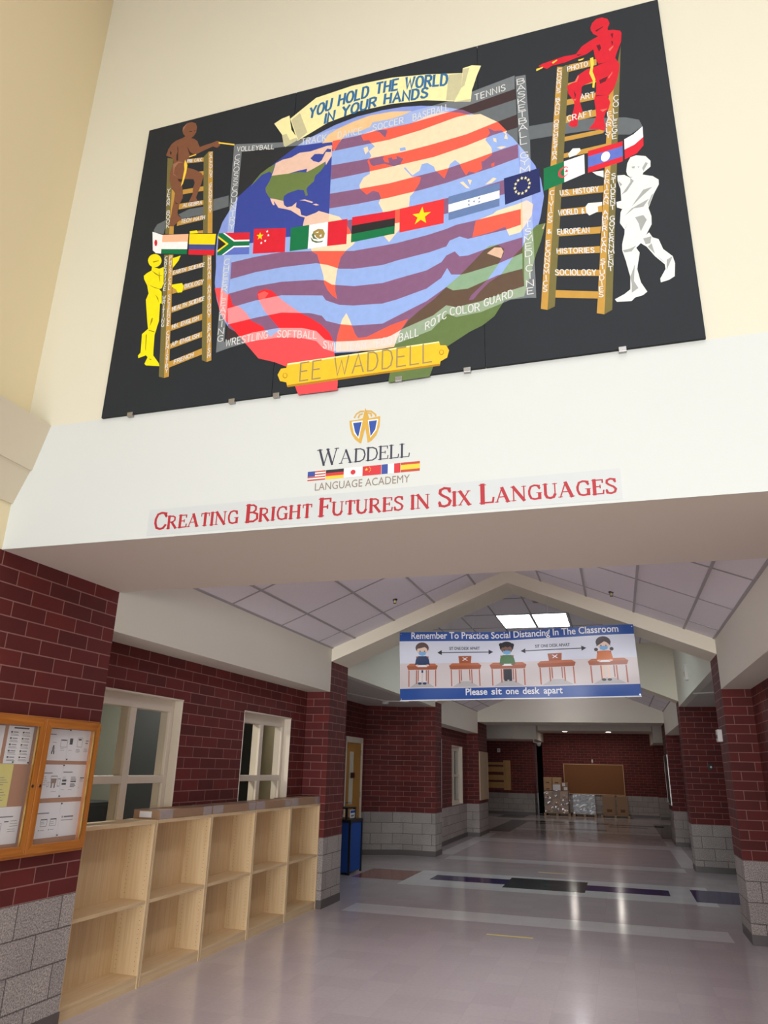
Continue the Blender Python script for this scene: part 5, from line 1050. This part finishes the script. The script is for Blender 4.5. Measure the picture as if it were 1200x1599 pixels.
v = thing('air_vent', 'small grey louvred ceiling vent near the lit panels', 'vent', (-.85, 11.3, ZF)); m = MB(); m.box(-1.1, -.6, 11.05, 11.08, ZF - .012, ZF, STEEL); m.box(-1.1, -.6, 11.52, 11.55, ZF - .012, ZF, STEEL); m.box(-1.1, -1.07, 11.08, 11.52, ZF - .012, ZF, STEEL); m.box(-.63, -.6, 11.08, 11.52, ZF - .012, ZF, STEEL); m.build('vent_frame', v)
for i in range(8): MB().box(-1.07, -.63, 11.1 + i * .055, 11.115 + i * .055, ZF - .02, ZF, TBAR).build('louvre', v)
def sprinkler(x, y, z, label):
    o = thing('fire_sprinkler', label, 'sprinkler', (x, y, z), 'sprinklers in the first bay ceiling')
    MB().cyl((x, y, z - .012), .03, .016, 2, BLACKP, 16, r2=.034).build('escutcheon', o); MB().cyl((x, y, z - .05), .008, .04, 2, BRASS, 10).build('sprinkler_stem', o); MB().cyl((x, y, z - .054), .02, .004, 2, BLACKP, 14).build('deflector', o)
    m = MB(); m.tube([(x - .014, y, z - .015), (x - .018, y, z - .035), (x, y, z - .05)], .003, BLACKP); m.tube([(x + .014, y, z - .015), (x + .018, y, z - .035), (x, y, z - .05)], .003, BLACKP); m.build('yoke', o)
sprinkler(-2.54, 8.67, ZC + SL * (-2.54 - XL), 'dark fire sprinkler on the left slope of the first tiled ceiling'); sprinkler(.07, 8.79, ZC + SL * (XR - .07), 'dark fire sprinkler on the right slope of the first tiled ceiling')
def downlight(x, y, z, label, p=10, r=.1):
    o = thing('recessed_light', label, 'ceiling light', (x, y, z), 'recessed lights in the far lobby'); m = MB()
    m.cyl((x, y, z - .008), r + .02, .008, 2, WHITEP, 24); m.build('trim_ring', o); MB().cyl((x, y, z - .012), r - .005, .004, 2, DLIT, 24).build('lamp_lens', o)
    l = area('far_lobby_lamp', (x, y, z - .03), (0, 0, 0), .16, .16, p, (1, .93, .84))
downlight(-2.0, 31.75, 3.235, 'lit round recessed light above the stacked pallets in the far lobby'); downlight(-.3, 31.9, 3.235, 'lit round recessed light above the right pallet in the far lobby')
downlight(-2.2, 26.5, 4.1, 'left round light in the far lobby ceiling hidden by the header', 10, .12); downlight(-.2, 26.9, 4.1, 'right round light in the far lobby ceiling hidden by the header', 10, .12)
def ridge_light(y, label, zt=4.0, pw=10):
    o = thing('unseen_strip_light', label, 'ceiling light', (XA, y, zt)); z = zt - .12
    MB().box(XA - .12, XA + .12, y - .62, y + .62, zt - .02, zt, WHITEP).build('light_frame', o); MB().box(XA - .11, XA + .11, y - .6, y + .6, z, zt - .02, DIFF2).build('diffuser', o)
    area('strip_light_fill', (XA, y, z - .02), (0, 0, 0), .2, 1.1, pw, (.98, .98, 1)).data.spread = math.radians(95)  # extra downward fill added to brighten the floor
    for e in (-.4, .4): MB().tube([(XA, y + e, zt), (XA, y + e, ZC + SL * (XA - XL) - .002)], .008, WHITEP).build('hanger_rod', o)
ridge_light(17.6, 'nearer strip light at the ridge of the third bay, hidden by the banner', 4.12, 6); ridge_light(19.9, 'farther strip light at the ridge of the third bay, hidden by the banner', 4.12, 6)
ridge_light(5.7, 'nearer added fill strip at the ridge of the first bay, hidden by the header'); ridge_light(7.6, 'farther added fill strip at the ridge of the first bay, hidden by the header')  # unseen strips added to brighten the first bay

# ------------------------------------------------------------------ small fittings along the hall
c = thing('exit_strobe', 'white fire alarm strobe with red lettering high on the right wall', 'alarm', (XR, 13.3, 3.3)); MB().box(XR - .05, XR, 13.2, 13.4, 3.16, 3.42, WHITEP).build('strobe_body', c, bevel=.008); MB().box(XR - .065, XR - .05, 13.25, 13.35, 3.22, 3.3, CHROME).build('strobe_lens', c); MB().box(XR - .052, XR - .05, 13.23, 13.25, 3.2, 3.4, mat('alarm_red', (190, 60, 66), .4)).build('red_stripe', c)
c = thing('card_reader', 'small white control box on the corner of the nearest right brick column', 'control box', (XR, 9.98, 2.13)); MB().box(XR - .055, XR, 9.9, 10.05, 2.06, 2.2, WHITEP).build('box_cover', c, bevel=.006); MB().box(XR - .057, XR - .055, 9.93, 10.02, 2.1, 2.14, BLACKP).build('display_strip', c)
c = thing('switch_box', 'small metal box on the brick wall facing the camera, right alcove', 'switch', (1.66, Y4, 1.82)); MB().box(1.62, 1.70, Y4 - .02, Y4, 1.77, 1.88, BLACKP).build('cover_plate', c, bevel=.004); MB().cyl((1.665, Y4 - .045, 1.825), .018, .025, 1, STEEL, 14).build('key_switch', c)
m = MB(); m.tube([(-4.95, Y3, ZA - .012), (-4.3, 14.2, ZA - .012), (XL - .2, 14.35, ZA - .012)], .01, WHITEP)
o = thing('ceiling_conduit', 'thin white conduit with detector under the left alcove soffit', 'conduit', (-4.4, 14.4, ZA)); m.build('conduit_pipe', o); MB().cyl((-4.41, 14.5, ZA - .05), .06, .05, 2, WHITEP, 20, r2=.07).build('detector', o)
tag(MB().tube([(XL + .012, Y5 - .06, .9), (XL + .012, Y5 - .06, 2.3)], .008, STEEL).build('wall_conduit'), 'thin pale vertical conduit on the edge of the second left column', 'conduit')
tag(MB().tube([(1.243, 13.05, ZA - .011), (2.2, 12.4, ZA - .011)], .009, WHITEP).build('ceiling_wire'), 'thin pale wire across the soffit of the right alcove', 'wire')
def wallboard(name, label, x0, x1, y0, y1, z0, z1, fm, sm):
    o = thing(name, label, 'notice board', ((x0 + x1) / 2, (y0 + y1) / 2, z0)); m = MB(); e = .025
    if abs(x1 - x0) < abs(y1 - y0):
        m.box(x0, x1, y0, y0 + e, z0, z1, fm); m.box(x0, x1, y1 - e, y1, z0, z1, fm); m.box(x0, x1, y0 + e, y1 - e, z0, z0 + e, fm); m.box(x0, x1, y0 + e, y1 - e, z1 - e, z1, fm); m.build('board_frame', o)
        k = (x1 - x0) * .2; MB().box(x0 + k, x1 - k, y0 + e, y1 - e, z0 + e, z1 - e, sm).build('board_surface', o)
    else:
        m.box(x0, x0 + e, y0, y1, z0, z1, fm); m.box(x1 - e, x1, y0, y1, z0, z1, fm); m.box(x0 + e, x1 - e, y0, y1, z0, z0 + e, fm); m.box(x0 + e, x1 - e, y0, y1, z1 - e, z1, fm); m.build('board_frame', o)
        k = (y1 - y0) * .2; MB().box(x0 + e, x1 - e, y0 + k, y1 - k, z0 + e, z1 - e, sm).build('board_surface', o)
    return o
ALU = mat('aluminium_trim', (160, 157, 152), .35, metal=.5); TANB = mat('pale_tan_board', (196, 168, 138), .8)
wallboard('tan_board', 'pale tan board on the side of the third left brick column', XL, XL + .03, 21.08, 22.44, .9, 2.165, TANB, TANB)
wallboard('black_board', 'black board with pale edge on the third right brick column', XR - .022, XR, 21.05, 22.4, .94, 2.16, ALU, BLACKP)
wallboard('cork_board', 'large framed cork board on the far lobby wall above the pallets', -2.25, .175, Y8 - .05, Y8, .82, 2.01, mat('pale_wood_trim', (206, 164, 120), .5), CORKD)
o = thing('wall_hook', 'small white fitting on far brick wall above the cork board', 'wall fitting', (-1.05, Y8, 2.1)); MB().box(-1.08, -1.02, Y8 - .02, Y8, 2.06, 2.2, WHITEP).build('hook_plate', o); MB().sphere((-1.05, Y8 - .04, 2.1), .025, WHITEP).build('knob', o)
o = thing('wall_sensor', 'small white sensor box on the far left brick wall above the slatted sign', 'sensor', (-4.8, 32.4, 2.47)); MB().box(-4.86, -4.74, 32.36, 32.4, 2.4, 2.56, WHITEP).build('sensor_box', o, bevel=.006); MB().box(-4.83, -4.77, 32.355, 32.36, 2.47, 2.5, BLACKP).build('sensor_eye', o)
o = thing('dome_camera', 'white dome camera hanging below the far lobby bulkhead corner', 'security camera', (-3.05, 30.6, 2.86)); MB().tube([(-3.12, 30.38, 2.87), (-3.12, 30.3, 2.75), (-2.95, 30.3, 2.72)], .02, WHITEP).build('camera_arm', o); MB().cyl((-2.92, 30.3, 2.68), .09, .06, 2, WHITEP, 18, r2=.07).build('camera_mount', o); MB().sphere((-2.92, 30.3, 2.68), .085, mat('dome_bubble', (200, 198, 196), .15), half=-1).build('dome', o)
o = thing('slatted_sign', 'golden wooden slatted panel on the far left brick wall', 'wall panel', (-4.8, 32.4, .92))
MB().box(-4.62, -4.33, 32.34, 32.4, .92, 2.08, DOORW).build('end_post', o)
SL2 = mat('maroon_slat', (96, 26, 34), .5)
for a, b in ((.99, 1.22), (1.3, 1.5), (1.62, 1.82), (1.9, 2.0)): MB().box(-5.6, -4.62, 32.35, 32.39, a, b, DOORW).build('board', o)
for a in (.93, 1.24, 1.52, 1.56, 1.84, 2.02): MB().box(-5.6, -4.62, 32.36, 32.395, a, a + .05, SL2).build('slat', o)

# blue stand with black rack by the alcove door
o = thing('blue_stand', 'blue fabric covered stand with black rack beside the first left column', 'stand', (-4.64, 12.8, 0))
BLUE = mat('royal_blue_fabric', (12, 72, 158), .7, var=.06); x0, x1, y0, y1, zt = -4.9, -4.375, 12.505, 13.12, .82
m = MB()
for x in (x0, x1):
    for y in (y0, y1): m.box(x - .016, x + .016, y - .016, y + .016, 0, zt, BLACKP)
m.box(x0, x1, y0 - .012, y0 + .012, zt - .03, zt, BLACKP); m.box(x0, x1, y1 - .012, y1 + .012, zt - .03, zt, BLACKP); m.box(x0 - .012, x0 + .012, y0, y1, zt - .03, zt, BLACKP); m.box(x1 - .012, x1 + .012, y0, y1, zt - .03, zt, BLACKP); m.build('frame', o)
MB().box(x0 + .006, x1 - .004, y0 + .004, y1 - .004, .03, zt - .01, BLUE).build('fabric_cover', o, bevel=.012)
MB().box(x0 - .014, x1 + .014, y0 - .014, y1 + .014, zt, zt + .018, BLACKP).build('stand_top', o)
m = MB()
for x in (-4.86, -4.46):
    for y in (12.56, 12.96): m.box(x - .018, x + .018, y - .018, y + .018, zt + .018, 1.0, BLACKP)
m.box(-4.88, -4.44, 12.54, 12.98, 1.0, 1.02, BLACKP); m.build('rack', o)
m = MB().cyl((-4.6, 12.62, 1.02), .03, .11, 2, BLACKP, 14); m.cyl((-4.6, 12.62, 1.13), .012, .04, 2, STEEL, 10); tag(m.build('pump_bottle'), 'small dark pump bottle standing on the black rack of the blue stand', 'bottle')
o = tag(MB().box(-4.452, -4.448, 12.7, 12.96, .85, .98, PAPER).build('rack_notice'), 'white and blue notice on the rack of the blue stand', 'sign')
MB().box(-4.4478, -4.4472, 12.72, 12.94, .93, .97, BLUE).build('blue_heading', o); MB().box(-4.4478, -4.4472, 12.75, 12.9, .87, .9, INK).build('text_block', o)

# floor tapes
YT = mat('worn_yellow_tape', (214, 190, 84), .5, var=.25, scale=40)
tag(MB().box(-1.51, -1.01, 8.89, 8.935, 0, .0012, YT).build('floor_tape'), 'nearer faded yellow tape strip stuck on the hall floor', 'tape'); tag(MB().box(-1.495, -1.0, 14.385, 14.43, 0, .0012, YT).build('floor_tape'), 'farther faded yellow tape strip beyond the navy floor inlays', 'tape')

# pallets and cartons in the far lobby
PW = wood('pallet_pine', (140, 108, 74), (168, 134, 96), axis=0)
def pallet(x0, x1, y0, y1, label):
    o = thing('wooden_pallet', label, 'pallet', ((x0 + x1) / 2, (y0 + y1) / 2, 0), 'pallets in the far lobby')
    for i in range(6): w_ = (y1 - y0) / 6; MB().box(x0, x1, y0 + i * w_ + .012, y0 + (i + 1) * w_ - .012, .1, .12, PW).build('deck_board', o)
    for q in (0, .5, 1): a = x0 + (x1 - x0 - .09) * q; MB().box(a, a + .09, y0 + .01, y1 - .01, .02, .1, PW).build('runner', o)
    for q in (0, 1): b = y0 + (y1 - y0 - .09) * q; MB().box(x0, x1, b, b + .09, 0, .02, PW).build('bottom_board', o)
def carton2(x0, x1, y0, y1, z0, z1, label, m=KRAFT, mark=True, group=None):
    g = .004; o = thing('carton', label, 'cardboard box', ((x0 + x1) / 2, (y0 + y1) / 2, z0), group)
    MB().box(x0 + g, x1 - g, y0 + g, y1 - g, z0 + .0005, z1 - .0005, m).build('carton_body', o, bevel=.008)
    MB().box(x0 + g, x1 - g, (y0 + y1) / 2 - .03, (y0 + y1) / 2 + .03, z1 - .0005, z1, TAPE).build('packing_tape', o)
    if mark: W = x1 - x0; H = z1 - z0; MB().box(x0 + W * .3, x0 + W * .7, y0 + g - .002, y0 + g, z0 + H * .15, z0 + H * .3, mat('box_print', (110, 76, 50), .8)).build('printed_mark', o)
    return o
def wrap(x0, x1, y0, y1, z0, z1, m, label):
    b = MB(); n = 44; rows = 14; rnd = random.Random(3); P = []
    per = [(x0, y0), (x1, y0), (x1, y1), (x0, y1)]; cyc = []
    for k in range(4):
        a, c = per[k], per[(k + 1) % 4]
        for i in range(11): cyc.append((a[0] + (c[0] - a[0]) * i / 11, a[1] + (c[1] - a[1]) * i / 11))
    cx, cy = (x0 + x1) / 2, (y0 + y1) / 2; g = []
    for r in range(rows + 1):
        g.append([(x + (x - cx) * (.02 + .03 * rnd.random()), y + (y - cy) * (.02 + .03 * rnd.random()), z0 + (z1 - z0) * r / rows) for x, y in cyc])
    for r in range(rows):
        for i in range(n): b.face([g[r][i], g[r][(i + 1) % n], g[r + 1][(i + 1) % n], g[r + 1][i]], m)
    return tag(b.build('stretch_film'), label, 'plastic wrap')
pallet(-3.02, -1.98, 32.2, 33.2, 'wooden pallet under the tall wrapped stack of brown boxes')
k = 0; x0, x1 = -2.98, -2.06; W = (x1 - x0) / 3
for r in range(3):
    for c_ in range(3): carton2(x0 + c_ * W, x0 + (c_ + 1) * W, 32.25, 33.1, .12 + r * .27, .12 + (r + 1) * .27, 'brown box in the %s row of the tall wrapped stack, %s' % (('bottom', 'middle', 'top')[r], ('left', 'centre', 'right')[c_]), KRAFT if (r + c_) % 2 else KRAFT2, True, 'boxes of the tall wrapped stack')
wrap(x0, x1, 32.25, 33.1, .13, .95, WRAP, 'clear stretch film around the tall stack of brown boxes')
carton2(-3.0, -2.66, 32.3, 32.95, .96, 1.2, 'pale box on the film wrapped stack, left, below the topmost pair', KRAFT2); carton2(-3.0, -2.66, 32.3, 32.95, 1.2, 1.46, 'topmost pale box at the left of the tall stack', KRAFT2); carton2(-2.65, -2.3, 32.3, 32.95, 1.2, 1.46, 'topmost pale box at the right of the tall stack', KRAFT2)
carton2(-2.65, -2.3, 32.3, 32.95, .96, 1.2, 'pale box behind the white paper on the tall stack', KRAFT2); carton2(-2.29, -2.04, 32.3, 32.95, .96, 1.27, 'small box with white stickers at the right of the tall stack', KRAFT)
tag(MB().box(-2.63, -2.33, 32.285, 32.29, .97, 1.19, PAPER).build('packing_slip'), 'large white packing slip on the tall stack of boxes', 'paper'); tag(MB().box(-2.26, -2.14, 32.285, 32.29, 1.13, 1.25, PAPER).build('packing_slip'), 'small white sticker on the right box of the tall stack', 'paper'); tag(MB().box(-2.2, -2.06, 32.283, 32.288, .98, 1.1, PAPER).build('packing_slip'), 'lower white sticker on the right box of the tall stack', 'paper')
pallet(-1.88, -.98, 32.2, 33.2, 'wooden pallet under the low silvery wrapped load')
GREYB = mat('grey_shrink_box', (172, 174, 182), .4, var=.15, scale=14); x0, x1 = -1.85, -1.02; W = (x1 - x0) / 3
for r in range(3):
    for c_ in range(3): carton2(x0 + c_ * W, x0 + (c_ + 1) * W, 32.25, 33.1, .12 + r * .235, .12 + (r + 1) * .235, 'grey pack in the %s row of the low silvery load, %s' % (('bottom', 'middle', 'top')[r], ('left', 'centre', 'right')[c_]), GREYB, False, 'packs of the silvery load')
wrap(x0, x1, 32.25, 33.1, .12, .84, WRAPW, 'milky stretch film around the low load of grey packs')
pallet(-.82, .28, 32.2, 33.2, 'wooden pallet under the two tall brown cartons')
carton2(-.72, -.24, 32.3, 33.0, .12, .82, 'left of the two tall brown cartons below the cork board'); carton2(-.19, .24, 32.3, 33.0, .12, .82, 'right of the two tall brown cartons below the cork board')
